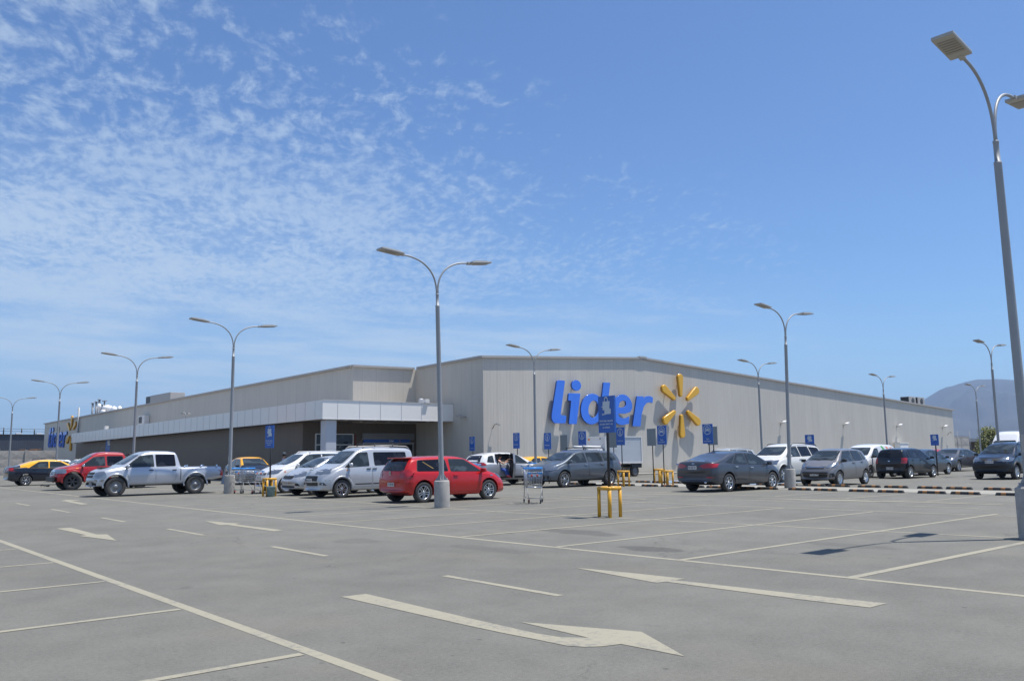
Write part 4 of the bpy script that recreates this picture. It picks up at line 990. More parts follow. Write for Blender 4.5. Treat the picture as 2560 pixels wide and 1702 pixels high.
def car(s, x, y, head, label, cat, group=None, lod=0):
    """x,y: point midway between the axles; head: degrees, 0 = facing +X"""
    t = empty(s.get('name', 'parked_car'), (x, y, 0), R(head)); tag(t, label, cat, group or 'cars parked in the lot')
    me, bvh = car_body(s); W2 = s['W']/2; wb = s['wb']; P = s['paint']
    body = wrap('body', me, [P, s['two']] if s.get('two') else P, t)
    if s.get('cutmat'):
        me.materials.append(m_int); k = len(me.materials)-1; (cx_, cy_2, cz_), (dx_, dy_, dz_) = s['cuts'][0]
    if s.get('two'):
        x0, x1 = s['tworange']
        for p in me.polygons:
            c = p.center
            if x0 < c.x < x1 and c.z > prof(s['belt'], c.x)+s.get('twooff', .012) and c.z > .7: p.material_index = 1
    if s.get('cutmat'):
        for p in me.polygons:
            c = p.center
            if abs(c.x-cx_) < dx_/2+.004 and abs(c.z-cz_) < dz_/2+.004 and abs(c.y) < W2-.10 and abs(c.y-cy_2) < dy_/2+.004: p.material_index = k
    try: me.set_sharp_from_angle(angle=R(50))
    except Exception: pass
    xr, xf = s['top'][0][0], s['top'][-1][0]
    uz, uh = s.get('ub', (.36, .22)); bxo('underbody', (.0, 0, uz), (xf-xr-.6, s['W']-.42, uh), m_under, t)
    def part(name, m, items, step=.09, sm=True, label=None, parent=None):
        bm = bmesh.new()
        for poly, ax, sg, off in items: decal(bm, bvh, poly, ax, sg, off, step)
        o = obj(name, bm, m, parent or t)
        if label: o['label'] = label
        return o
    gl = s.get('glass', m_glass)
    if s.get('trims', True):
        for sg in (-1, 1):
            part('window_trim', s.get('trimm', m_black), [(rnd(shr(p, .022), .05), 'y', sg, .004) for p in s['side']]+([(p, 'y', sg, .004) for p in s.get('pillars', ())]))
    for sg in (-1, 1):
        for i, p in enumerate(s['side']):
            part('window', (s.get('rear_glass', gl) if i >= s.get('ntint', 99) else gl), [(rnd(p, .05), 'y', sg, .009)])
    z0, z1, a, b_ = s['ws']; part('windscreen', gl, [(rnd([(-a, z0), (a, z0), (b_, z1), (-b_, z1)], .07), 'x', 1, .007)], .10)
    if s.get('rw'):
        z0, z1, a, b_ = s['rw']; part('rear_window', s.get('rear_glass', gl), [(rnd([(-a, z0), (a, z0), (b_, z1), (-b_, z1)], .06), 'x', -1, .007)], .10)
    for nm, m, key in (('headlight', m_head, 'hl'), ('tail_light', m_tail, 'tl')):
        d = 1 if key == 'hl' else -1; e = s.get(key)
        if e:
            for sg in (-1, 1):
                it = [(rnd([(sg*p, q) for p, q in e['f']], .03), 'x', d, .009)] if e.get('f') else []
                if e.get('s'): it.append((rnd(e['s'], .03), 'y', sg, .010))
                part(nm, m, it, .04)
    for nm, m, ax, d, polys in s.get('extra', ()):
        if ax == 'x': part(nm, m, [(p, 'x', d, .006) for p in polys], .05)
        elif ax == 'y':
            for sg in (-1, 1): part(nm, m, [(p, 'y', sg, .005) for p in polys], .07)
        else: part(nm, m, [(p, 'z', 1, .005) for p in polys], .1)
    gx0, gx1, gy = wb/2-.02, xf-.34, W2-.175
    part('panel_gap', m_ink, [([(gx0, sg*gy), (gx1, sg*(gy-.06)), (gx1, sg*(gy-.046)), (gx0, sg*(gy+.014))], 'z', 1, .003) for sg in (-1, 1)], .12)
    for sg in (-1, 1): part('panel_gap', m_ink, [([(xf-.52, .60), (xf-.10, .60), (xf-.10, .609), (xf-.52, .609)], 'y', sg, .003), ([(xr+.04, .58), (xr+.34, .58), (xr+.34, .589), (xr+.04, .589)], 'y', sg, .003)], .12)
    # lower dark sill line and doors with seams, handles
    for sg in (-1, 1):
        for dr in s.get('doors', ()):
            po, hx, hz = dr
            if s.get('skipdoor') == (sg, hx): continue
            part('door_seam', m_ink, [(shr(po, .007), 'y', sg, .0025)], .12)
            dp = part('door', P, [(po, 'y', sg, .006)], .12)
            h, n, _, _ = bvh.ray_cast(Vector((hx, 3*sg, hz)), Vector((0, -sg, 0)))
            if h is not None:
                bm = bmesh.new(); box(bm, h+Vector((0, sg*.022, 0)), (.17, .028, .032), .010); obj('handle', bm, s.get('handle', P), dp)
    if s.get('mir'):
        mx, mz = s['mir']
        for sg in (-1, 1):
            bm = bmesh.new(); box(bm, (mx, sg*(W2+.075), mz), (.10, .19, .125), .035, Matrix.Rotation(-sg*R(12), 3, 'Z'))
            mo = obj('wing_mirror', bm, s.get('mirm', P), t, True)
            bm = bmesh.new(); box(bm, (mx+.01, sg*(W2+.0), mz-.05), (.06, .12, .04), .01); obj('mirror_arm', bm, m_black, mo)
    for d, key in ((1, 'pf'), (-1, 'pr')):
        if s.get(key):
            z = s[key]; h, n, _, _ = bvh.ray_cast(Vector((6*d, 0, z)), Vector((-d, 0, 0)))
            xx = h.x if h is not None else (xf if d > 0 else xr)
            bm = bmesh.new(); box(bm, (xx+d*.02, 0, z), (.022, .36, .125), .004); pl = obj('licence_plate', bm, m_plate, t)
            bm = bmesh.new(); text_bm(bm, s.get('ptxt', 'CK TR 84'), .085, lambda a, b_: (xx+d*.0325, d*a, z+b_), font_bold=.002); obj('plate_text', bm, m_ink, pl)
    # wheels
    hub, ty, ri = wheel_meshes(s['r'], s['rim'])
    for ax, axx in enumerate(s.get('axles', (-wb/2, wb/2))):
        for sg in (-1, 1):
            w = bpy.data.objects.new('wheel', hub); C.objects.link(w); w.parent = t; w.location = (axx, sg*(W2-.115), s['r']-.004)
            st_ = R(s.get('steer', 0)) if axx > 0 else 0
            w.rotation_euler = (0, random.uniform(0, 1.2), (PI if sg < 0 else 0)+st_)
            for q, qm in (('tyre', ty), ('rim', ri)):
                c = bpy.data.objects.new(q, qm); C.objects.link(c); c.parent = w
    if s.get('rails'):
        x0, x1, yy, zz = s['rails']
        for sg in (-1, 1):
            bm = bmesh.new(); zf = lambda q: sprof(s['top'], q)+zz
            tube(bm, [(x0, sg*yy, zf(x0)-.03), (x0+.12, sg*yy, zf(x0+.12)+.03), ((x0+x1)/2, sg*yy, zf((x0+x1)/2)+.035), (x1-.12, sg*yy, zf(x1-.12)+.03), (x1, sg*yy, zf(x1)-.03)], .018, 8); obj('roof_rail', bm, s.get('railm', m_trim), t)
    if s.get('bars'):
        for bx_ in s['bars']:
            bm = bmesh.new(); zz = sprof(s['top'], bx_)+.11; tube(bm, [(bx_, -.62, zz-.10), (bx_, -.60, zz), (bx_, .60, zz), (bx_, .62, zz-.10)], .018, 8); obj('roof_bar', bm, m_black, t)
    if s.get('ant'):
        ax_ = s['ant']; zz = sprof(s['top'], ax_); bm = bmesh.new(); tube(bm, [(ax_, 0, zz), (ax_-.35, 0, zz+.34)], .006, 5); obj('antenna', bm, m_black, t)
    if s.get('wiper'):
        wz, wy = s['wiper']; h, n, _, _ = bvh.ray_cast(Vector((-6, 0, wz)), Vector((1, 0, 0)))
        h2, n2, _, _ = bvh.ray_cast(Vector((-6, wy, wz+.03)), Vector((1, 0, 0)))
        bm = bmesh.new(); tube(bm, [h+Vector((-.02, 0, 0)), h2+Vector((-.02, 0, 0))], .010, 5); obj('wiper', bm, m_black, t)
    if s.get('fwiper'):
        wz, a = s['fwiper']
        for y0, y1 in ((a*.9, .05), (0.0, -a*.8)):
            h, _, _, _ = bvh.ray_cast(Vector((6, y0, wz)), Vector((-1, 0, 0))); h2, _, _, _ = bvh.ray_cast(Vector((6, y1, wz+.06)), Vector((-1, 0, 0)))
            if h and h2:
                bm = bmesh.new(); tube(bm, [h+Vector((.02, 0, .01)), h2+Vector((.02, 0, .01))], .008, 5); obj('wiper', bm, m_black, t)
    return t, bvh
def base(**k):
    d = dict(bot=[(-2.6, .34), (-1.9, .24), (1.7, .22), (2.6, .30)], r=.31, rim='five', W=1.74, wb=2.55, handle=None)
    d.update(k)
    if d['handle'] is None: d['handle'] = d.get('paint')
    return d
def hatch(L=4.15, H=1.45, wb=2.5, W=1.72, ro=.74, fo=.86, rake=.34, five=True, **k):
    """two-box car. x measured from the middle of the wheelbase"""
    a, f = -wb/2-ro, wb/2+fo; h = H/1.45
    top = [(a, .48), (a+.01, .82*h), (a+.07, .98*h), (a+rake, 1.33*h), (a+rake+.12, 1.39*h), (a+.9, 1.435*h), (-.35, 1.45*h), (.15, 1.44*h), (.48, 1.38*h), (.95, 1.12*h), (wb/2-.02, .985*h), (wb/2+.14, .93*h), (f-.34, .83*h), (f-.12, .72*h), (f-.03, .58), (f, .42)]
    belt = [(a, .86*h), (a+.5, .95*h), (.8, .90*h), (wb/2, .86*h), (f, .55)]
    if five: side = [[(-.22, .96*h), (.98, .935*h), (.38, 1.33*h), (-.22, 1.355*h)], [(-1.06, .985*h), (-.30, .965*h), (-.30, 1.355*h), (-1.02, 1.345*h)], [(a+.42, 1.03*h), (-1.14, 1.0*h), (-1.12, 1.31*h), (a+.58, 1.27*h)]]; doors = [([(-.25, .30), (.92, .30), (.98, .90*h), (-.25, .93*h)], -.12, .86*h), ([(-.92, .62), (-.72, .30), (-.29, .30), (-.29, .93*h), (-1.02, .95*h)], -.92, .87*h)]
    else: side = [[(-.22, .96*h), (.98, .935*h), (.38, 1.33*h), (-.20, 1.355*h)], [(a+.52, .985*h), (-.33, .97*h), (-.36, 1.345*h), (a+.62, 1.325*h)]]; doors = [([(-.26, .30), (.94, .30), (1.0, .90*h), (-.26, .93*h)], -.08, .83*h)]
    d = base(W=W, wb=wb, top=top, belt=belt, bot=[(a, .36), (a+.4, .24), (1.6, .22), (f, .26)], side=side, doors=doors, ws=(1.00*h, 1.36*h, .63*W/1.72, .52), rw=(1.0*h, 1.345*h, .62, .54), mir=(.95, .98*h),
        hl=dict(f=[(.45, .66*h), (.80, .70*h), (.80, .84*h), (.50, .79*h)], s=[(f-.45, .74*h), (f-.10, .68*h), (f-.16, .80*h), (f-.42, .85*h)]),
        tl=dict(f=[(.52, .78*h), (.84, .78*h), (.80, 1.0*h), (.60, 1.0*h)], s=[(a+.02, .78*h), (a+.22, .80*h), (a+.26, .98*h), (a+.08, 1.0*h)]),
        extra=[('grille', m_black, 'x', 1, [rnd([(-.36, .64*h), (.36, .64*h), (.40, .72*h), (-.40, .72*h)], .03), rnd([(-.5, .33), (.5, .33), (.45, .50), (-.45, .50)], .05)]), ('bumper_trim', m_black, 'x', -1, [[(-.72, .30), (.72, .30), (.72, .40), (-.72, .40)]])], pf=.55*h, pr=.60*h, fwiper=(1.0*h, .55))
    d.update(k)
    if d['handle'] is None: d['handle'] = d['paint']
    return d
def sedan(H=1.43, wb=2.7, W=1.78, ro=.98, fo=.88, **k):
    a, f = -wb/2-ro, wb/2+fo; h = H/1.43
    top = [(a, .50), (a+.01, .90*h), (a+.06, 1.03*h), (a+.55, 1.085*h), (-1.45, 1.19*h), (-1.0, 1.345*h), (-.62, 1.41*h), (-.15, 1.435*h), (.25, 1.42*h), (.60, 1.35*h), (1.15, 1.08*h), (wb/2+.02, .99*h), (wb/2+.2, .93*h), (f-.36, .82*h), (f-.12, .70*h), (f-.02, .56), (f, .42)]
    belt = [(a, .90*h), (a+.6, .985*h), (-.9, .965*h), (.9, .90*h), (wb/2, .86*h), (f, .56)]
    side = [[(-.10, .955*h), (1.16, .935*h), (.52, 1.31*h), (-.08, 1.345*h)], [(-1.02, .985*h), (-.18, .965*h), (-.18, 1.345*h), (-.62, 1.33*h)], [(-1.46, 1.04*h), (-1.10, 1.01*h), (-.76, 1.29*h)]]
    d = base(W=W, wb=wb, top=top, belt=belt, bot=[(a, .36), (a+.4, .24), (1.6, .21), (f, .25)], side=side, ws=(1.01*h, 1.35*h, .64, .54), rw=(1.10*h, 1.36*h, .60, .50), mir=(1.05, .98*h),
        doors=[([(-.13, .29), (1.02, .29), (1.10, .89*h), (-.13, .93*h)], .02, .84*h), ([(-1.02, .68), (-.72, .29), (-.17, .29), (-.17, .93*h), (-1.12, .96*h)], -.90, .88*h)],
        hl=dict(f=[(.45, .62*h), (.84, .68*h), (.82, .80*h), (.50, .73*h)], s=[(f-.52, .74*h), (f-.12, .63*h), (f-.16, .73*h), (f-.50, .82*h)]),
        tl=dict(f=[(.40, .86*h), (.84, .82*h), (.86, .98*h), (.44, .96*h)], s=[(a+.02, .80*h), (a+.38, .92*h), (a+.30, .99*h), (a+.04, .98*h)]),
        extra=[('grille', m_black, 'x', 1, [rnd([(-.40, .60*h), (.40, .60*h), (.42, .68*h), (-.42, .68*h)], .03), rnd([(-.55, .31), (.55, .31), (.48, .46), (-.48, .46)], .05)])], pf=.53*h, pr=.84*h, fwiper=(1.02*h, .55))
    d.update(k)
    if d['handle'] is None: d['handle'] = d['paint']
    return d
def suv(H=1.72, wb=2.7, W=1.86, ro=.86, fo=.88, rake=.26, **k):
    a, f = -wb/2-ro, wb/2+fo; h = H/1.72
    top = [(a, .55), (a+.01, 1.0*h), (a+.05, 1.18*h), (a+rake, 1.58*h), (a+rake+.12, 1.65*h), (-1.0, 1.70*h), (-.4, 1.72*h), (.15, 1.70*h), (.50, 1.62*h), (.98, 1.32*h), (wb/2-.08, 1.18*h), (wb/2+.1, 1.11*h), (f-.30, 1.02*h), (f-.10, .90*h), (f-.02, .70), (f, .50)]
    belt = [(a, 1.04*h), (a+.5, 1.10*h), (.8, 1.06*h), (wb/2, 1.02*h), (f, .74)]
    side = [[(-.12, 1.14*h), (1.06, 1.12*h), (.46, 1.55*h), (-.10, 1.58*h)], [(-1.06, 1.16*h), (-.20, 1.14*h), (-.20, 1.58*h), (-1.02, 1.58*h)], [(a+.34, 1.20*h), (-1.16, 1.17*h), (-1.12, 1.56*h), (a+.50, 1.52*h)]]
    d = base(W=W, wb=wb, r=.35, top=top, belt=belt, bot=[(a, .42), (a+.4, .32), (1.6, .30), (f, .36)], side=side, ws=(1.20*h, 1.58*h, .68, .60), rw=(1.18*h, 1.54*h, .62, .56), mir=(1.0, 1.16*h),
        doors=[([(-.15, .40), (1.0, .40), (1.04, 1.07*h), (-.15, 1.10*h)], .0, 1.02*h), ([(-1.0, .78), (-.74, .40), (-.19, .40), (-.19, 1.10*h), (-1.08, 1.12*h)], -.90, 1.04*h)],
        hl=dict(f=[(.50, .82*h), (.88, .84*h), (.86, 1.0*h), (.54, .98*h)], s=[(f-.42, .88*h), (f-.10, .82*h), (f-.12, .97*h), (f-.40, 1.03*h)]),
        tl=dict(f=[(.66, .95*h), (.90, .95*h), (.88, 1.20*h), (.68, 1.20*h)], s=[(a+.02, .95*h), (a+.22, .97*h), (a+.24, 1.15*h), (a+.05, 1.18*h)]),
        extra=[('grille', m_black, 'x', 1, [rnd([(-.44, .80*h), (.44, .80*h), (.46, .96*h), (-.46, .96*h)], .03), rnd([(-.6, .42), (.6, .42), (.55, .60), (-.55, .60)], .05)]), ('sill_cladding', m_black, 'y', 0, [[(-.85, .30), (.85, .30), (.85, .42), (-.85, .42)]])], pf=.68*h, pr=.80*h, fwiper=(1.20*h, .6))
    d.update(k)
    if d['handle'] is None: d['handle'] = d['paint']
    return d
CARS = {}
# --- red three-door hatchback
p_red = paint('red_paint', (.46, .010, .010))
s = hatch(H=1.385, paint=p_red, five=False, rim='double', r=.312, ptxt='TJ 50 60')
s['tl'] = dict(f=[(.47, .76), (.86, .74), (.82, .99), (.60, .99)], s=[(-1.99, .76), (-1.76, .79), (-1.74, .96), (-1.93, .99)])
s['extra'] = [('bumper_trim', m_black, 'x', -1, [[(-.74, .30), (.74, .30), (.74, .385), (-.74, .385)]]), ('grille', m_black, 'x', 1, [rnd([(-.4, .64), (.4, .64), (.42, .72), (-.42, .72)], .02), rnd([(-.5, .33), (.5, .33), (.45, .48), (-.45, .48)], .04)]),
  ('front_lip', m_black, 'y', 0, [[(1.72, .235), (2.06, .265), (2.07, .33), (1.72, .31)]]), ('side_moulding', paint('red_moulding', (.34, .006, .012)), 'y', 0, [[(-.80, .50), (.82, .50), (.82, .575), (-.80, .575)], [(-1.95, .57), (-1.66, .57), (-1.66, .60), (-1.95, .60)]]), ('side_repeater', m_head, 'y', 0, [rnd([(1.30, .74), (1.40, .74), (1.40, .78), (1.30, .78)], .015)])]
s['hl'] = dict(f=[(.45, .66), (.76, .68), (.76, .80), (.50, .78)]); s['pr'] = .55; s['wiper'] = (1.01, .34); s['pf'] = .5; s['rear_glass'] = m_tint; s['ntint'] = 1; s['bot'] = [(-2.0, .33), (-1.6, .20), (1.6, .17), (2.12, .22)]
t, bv = car(s, 16.08, 22.72, 0, 'red three-door hatchback with five-spoke silver wheels behind the near lamp pedestal', 'car')
bm = bmesh.new(); h, n, _, _ = bv.ray_cast(Vector((-6, 0, .885)), Vector((1, 0, 0))); hx = h.x
lathe(bm, [(0, 0), (.062, 0), (.062, .0)], 20)
for v in bm.verts: v.co = Vector((hx-.016, v.co.x, .885+v.co.y))
em = obj('badge', bm, m_ink, t)
bm = bmesh.new()
n_ = 24; A = [bm.verts.new((hx-.020, .062*math.cos(2*PI*i/n_), .885+.062*math.sin(2*PI*i/n_))) for i in range(n_)]; B = [bm.verts.new((hx-.020, .052*math.cos(2*PI*i/n_), .885+.052*math.sin(2*PI*i/n_))) for i in range(n_)]
for i in range(n_): bm.faces.new((A[i], A[(i+1) % n_], B[(i+1) % n_], B[i]))
text_bm(bm, 'V', .062, lambda a, b_: (hx-.021, -a, .909+b_), font_bold=.003); text_bm(bm, 'W', .062, lambda a, b_: (hx-.021, -a, .864+b_), font_bold=.003)
obj('badge_letters', bm, m_chrome, em)
for sg in (-1, 1): bm = bmesh.new(); decal(bm, bv, rnd([(sg*.5, .79), (sg*.84, .78), (sg*.84, .88), (sg*.5, .88)], .02), 'x', -1, .009, .07); decal(bm, bv, [(-1.97, .79), (-1.78, .80), (-1.77, .88), (-1.95, .88)], 'y', sg, .009, .06); obj('smoked_lens', bm, m_tint, t)
bm = bmesh.new(); box(bm, (-1.60, 0, 1.340), (.20, 1.10, .035), .012); obj('spoiler', bm, p_red, t)
bm = bmesh.new(); decal(bm, bv, [(-1.22, 1.22), (-1.19, 1.22), (-.84, 1.01), (-.89, 1.01)], 'y', -1, .011, .2); obj('window_sticker', bm, mat('yellow_reflection', (.30, .19, .04), .5), t)  # yellow reflection in the side window, painted on as a thin decal
# --- pickups
def pickup(**k):
    wb = 3.05; a, f = -wb/2-1.15, wb/2+.84
    top = [(a, .55), (a+.01, 1.06), (a+.05, 1.10), (-.92, 1.10), (-.90, 1.16), (-.84, 1.60), (-.78, 1.68), (-.5, 1.71), (.1, 1.725), (.42, 1.69), (.62, 1.60), (1.20, 1.22), (1.28, 1.17), (1.45, 1.13), (2.0, 1.03), (2.22, .93), (2.33, .74), (2.36, .50)]
    d = base(W=1.80, wb=wb, r=.375, rim='steel', top=top, belt=[(a, 1.0), (-.9, 1.04), (1.0, 1.06), (1.4, 1.03), (2.1, .92), (2.36, .68)], bot=[(a, .60), (-1.9, .50), (-.95, .40), (1.2, .39), (1.8, .38), (2.36, .38)], ub=(.45, .14), sm=.03, N=84, ff=.14, fr=.04, cr=.03, tum=.40,
        side=[[(.12, 1.12), (1.22, 1.10), (.62, 1.53), (.14, 1.58)], [(-.72, 1.13), (.02, 1.12), (.02, 1.58), (-.70, 1.58)]], ws=(1.22, 1.58, .66, .56), rw=(1.20, 1.56, .60, .56), mir=(1.13, 1.14),
        doors=[([(.08, .50), (.98, .50), (1.20, 1.07), (.08, 1.09)], .24, .98), ([(-.70, .62), (-.60, .50), (.04, .50), (.04, 1.09), (-.80, 1.08)], -.66, .98)], handle=m_black, cuts=[((-1.83, 0, 1.22), (1.66, 1.46, 1.0))],
        hl=dict(f=[(.50, .72), (.84, .78), (.80, .96), (.56, .94)], s=[(1.86, .74), (2.28, .70), (2.16, .92), (1.94, .97)]), tl=dict(f=[(.76, .72), (.88, .72), (.88, 1.02), (.76, 1.02)], s=[(a+.01, .72), (a+.14, .70), (a+.11, 1.0), (a+.01, 1.02)]),
        extra=[('grille', m_black, 'x', 1, [rnd([(-.44, .84), (.44, .84), (.44, .93), (-.44, .93)], .03), rnd([(-.44, .72), (.44, .72), (.44, .81), (-.44, .81)], .03), rnd([(-.42, .50), (.42, .50), (.42, .60), (-.42, .60)], .03)]),
          ('bed_gap', m_ink, 'y', 0, [[(-.925, .56), (-.90, .56), (-.90, 1.05), (-.925, 1.05)]])], pf=.47, pr=.62, fwiper=(1.23, .55), rear_glass=m_tint, ntint=1)
    d.update(k)
    return d
def flare(t, bv, m, xs, r, W2, zc, w=.07):
    """raised wheel-arch lips"""
    for x in xs:
        for sg in (-1, 1):
            bm = bmesh.new(); pts = []
            for i in range(15):
                th = R(-6+192*i/14); px, pz = x+r*math.cos(th), zc+r*math.sin(th)
                h, n, _, _ = bv.ray_cast(Vector((px, 3*sg, pz)), Vector((0, -sg, 0)))
                pts.append((px, (h.y if h else sg*W2)-sg*.012, pz))
            tube(bm, pts, w, 8)
            for v in bm.verts: v.co.y = v.co.y
            obj('wheel_arch', bm, m, t, True)
p_sil = paint('silver_blue_paint', (.47, .50, .55), .35, .30)
s = pickup(paint=p_sil)
t, bv = car(s, 11.30, 36.25, 180, 'silver double-cab pickup truck with open bed and steel wheels', 'pickup truck')
flare(t, bv, p_sil, (-1.525, 1.525), .468, .9, .39, .032)
for sg in (-1, 1):
    bm = bmesh.new()
    for x in (-1.1, -1.75, -2.4): lathe(bm, [(0, 1.16), (.035, 1.15), (.035, 1.09)], 8, c=(x, sg*.80, 0))
    obj('tie_down', bm, m_chrome, t)
bxo('bed_lining', (-1.83, 0, .74), (1.62, 1.42, .05), m_under, t)
bm = bmesh.new(); box(bm, (1.75, .0, 1.10), (.42, .50, .05), .02); obj('hood_scoop', bm, m_black, t)
bm = bmesh.new(); box(bm, (-2.66, 0, .58), (.10, 1.2, .09), .02); obj('rear_bumper', bm, m_black, t)
bm = bmesh.new(); decal(bm, bv, rnd([(1.93, .57), (2.08, .57), (2.08, .66), (1.93, .66)], .04), 'y', 1, .006); decal(bm, bv, rnd([(-.78, .55), (-.60, .56), (-.60, .66), (-.78, .64)], .03), 'x', 1, .006); decal(bm, bv, rnd([(.60, .56), (.78, .55), (.78, .64), (.60, .66)], .03), 'x', 1, .006); obj('fog_light', bm, m_head, t)
p_rp = paint('dusty_red_paint', (.36, .012, .016))
s = pickup(paint=p_rp, rim='offroad', r=.40, steer=-24)
s['top'] = [(x, z*1.035) for x, z in s['top']]; s['ws'] = (1.26, 1.63, .66, .56); s['handle'] = m_chrome; s['mirm'] = m_chrome
s['hl'] = dict(f=[(.50, .80), (.86, .82), (.84, 1.0), (.52, 1.0)], s=[(1.82, .80), (2.26, .78), (2.18, .98), (1.90, 1.02)])
s['ant'] = .35; s['extra'] = s['extra'][1:]+[('grille', m_chrome, 'x', 1, [rnd([(-.46, .72), (.46, .72), (.46, .98), (-.46, .98)], .03)]), ('side_vent', m_amber, 'y', 0, [rnd([(1.32, 1.0), (1.44, 1.0), (1.44, 1.05), (1.32, 1.05)], .015)])]
t, bv = car(s, 12.05, 45.9, 180, 'red lifted pickup truck with dark alloy wheels, parked beside the silver pickup', 'pickup truck')
flare(t, bv, p_rp, (-1.525, 1.525), .49, .9, .41, .045)
bm = bmesh.new()
for z in (.78, .85, .92): box(bm, (2.35, 0, z), (.03, .86, .022), .006)
obj('grille_bar', bm, m_black, t)
bm = bmesh.new(); tube(bm, [(-1.15, -.7, 1.1), (-1.05, -.66, 1.66), (-1.05, .66, 1.66), (-1.15, .7, 1.1)], .04, 8); tube(bm, [(-1.05, -.66, 1.66), (-1.75, -.66, 1.12)], .035, 8); tube(bm, [(-1.05, .66, 1.66), (-1.75, .66, 1.12)], .035, 8); obj('roll_bar', bm, m_black, t)
bm = bmesh.new(); box(bm, (2.34, 0, .52), (.10, 1.36, .22), .04); obj('bull_bar', bm, m_black, t)
# --- black and yellow taxis
p_blk = paint('black_paint', (.010, .014, .024))
def taxi(**k):
    d = sedan(H=1.46, wb=2.6, W=1.70, ro=1.0, fo=.84, paint=p_blk, rim='seven', r=.31, tum=.42)
    d['trimm'] = m_taxi
    d['two'] = m_taxi; d['tworange'] = (-1.62, 1.22); d['twooff'] = .03
    d['side'] = [[(-.10, .985), (1.10, .965), (.50, 1.33), (-.08, 1.365)], [(-1.16, 1.02), (-.16, .99), (-.16, 1.365), (-.66, 1.345)]]
    d.update(k); return d
t, bv = car(taxi(), 11.9, 56.8, 0, 'black and yellow taxi at the far left, seen from behind its right side', 'taxi', 'black and yellow taxis')
t, bv = car(taxi(), 19.6, 46.0, -98, 'black and yellow taxi behind the shopping carts in front of the dark wall', 'taxi', 'black and yellow taxis')
t, bv = car(taxi(), 31.9, 36.2, 0, 'taxi showing only its yellow roof between the white crossover and grey people carrier', 'taxi', 'black and yellow taxis'); t.scale = (1, 1, .89)
# --- white wagons behind the taxi
p_wh = paint('white_car_paint', (.70, .71, .72))
s = suv(H=1.50, wb=2.65, W=1.78, paint=p_wh, rim='five', bars=(-.8, .2), rails=(-1.5, .5, .62, .0))
car(s, 15.6, 64.2, 180, 'white wagon behind the black and yellow taxi, its nose to the left', 'car')
s = suv(H=1.50, wb=2.65, W=1.78, paint=p_wh, rim='five', bars=(-.9, -.1, .5), rails=(-1.5, .6, .64, .04), railm=m_black)
car(s, 14.9, 73.5, 180, 'white car with black roof rack, farthest on the left beyond the taxi', 'car')
# --- white minivan-like hatchback
s = hatch(H=1.62, wb=2.75, W=1.74, ro=.78, fo=.82, rake=.22, paint=p_wh, rim='cover', r=.31, ant=-1.2, rails=(-1.6, .3, .60, .0), railm=p_wh, ptxt='DF HK 31')
s['extra'] = s['extra']+[('side_repeater', m_amber, 'y', 0, [rnd([(1.42, .82), (1.49, .82), (1.49, .87), (1.42, .87)], .015)])]
car(s, 16.75, 33.25, 180, 'white five-door car with wheel covers between the carts and the small silver saloon', 'car')
# --- silver small saloon
p_sv = paint('silver_paint', (.49, .51, .535), .3, .30)
s = sedan(H=1.45, wb=2.47, W=1.69, ro=.9, fo=.84, paint=p_sv, rim='cover', r=.29, ptxt='FB LS 22')
s['extra'] = [('grille', m_black, 'x', 1, [rnd([(-.36, .61), (.36, .61), (.46, .73), (-.46, .73)], .06), rnd([(-.55, .29), (.55, .29), (.5, .36), (-.5, .36)], .03), rnd([(.52, .38), (.74, .36), (.70, .46), (.58, .46)], .02), rnd([(-.74, .36), (-.52, .38), (-.58, .46), (-.70, .46)], .02)])]
s['hl'] = dict(f=[(.46, .66), (.80, .74), (.78, .87), (.50, .79)], s=[(1.52, .80), (1.98, .68), (1.92, .80), (1.56, .90)]); s['pf'] = .48
s['extra'] += [('badge', m_chrome, 'x', 1, [rnd([(-.07, .71), (.07, .71), (.07, .745), (-.07, .745)], .01)])]
car(s, 16.35, 30.25, 180, 'small silver saloon squeezed between the white five-door car and the silver van', 'car')
# --- silver van with roof rails
s = hatch(H=1.74, wb=2.51, W=1.72, ro=.62, fo=.84, rake=.10, paint=p_sv, rim='double', r=.315, handle=m_black, ptxt='GB CX 77', bars=(-.9, -.15), rails=(-1.6, .35, .60, .02), railm=m_trim, ant=.3, tum=.26, ff=.24)
a, f = -1.875, 2.095
s['top'] = [(a, .5), (a+.01, 1.2), (a+.03, 1.5), (a+.12, 1.66), (a+.3, 1.70), (-.6, 1.735), (0, 1.74), (.38, 1.70), (.62, 1.60), (1.16, 1.20), (1.30, 1.12), (1.46, 1.06), (1.80, .96), (2.0, .84), (2.07, .66), (2.095, .45)]
s['belt'] = [(a, 1.0), (-1.2, 1.06), (.8, 1.02), (1.3, .98), (2.1, .62)]
s['side'] = [[(.18, 1.08), (1.14, 1.04), (.56, 1.52), (.20, 1.55)], [(-1.40, 1.12), (-.06, 1.09), (-.06, 1.55), (-1.38, 1.55)]]
s['ws'] = (1.17, 1.60, .66, .56); s['rw'] = (1.1, 1.55, .56, .52); s['mir'] = (.98, 1.12)
s['doors'] = [([(.10, .38), (.86, .38), (1.08, 1.02), (.10, 1.05)], .22, .98), ([(-.82, .66), (-.62, .38), (.06, .38), (.06, 1.05), (-.86, 1.07)], -.02, .98)]
s['hl'] = dict(f=[(.46, .80), (.74, .86), (.72, .99), (.50, .93)], s=[(1.66, .86), (1.98, .82), (1.86, .94), (1.66, 1.0)]); s['pf'] = .60
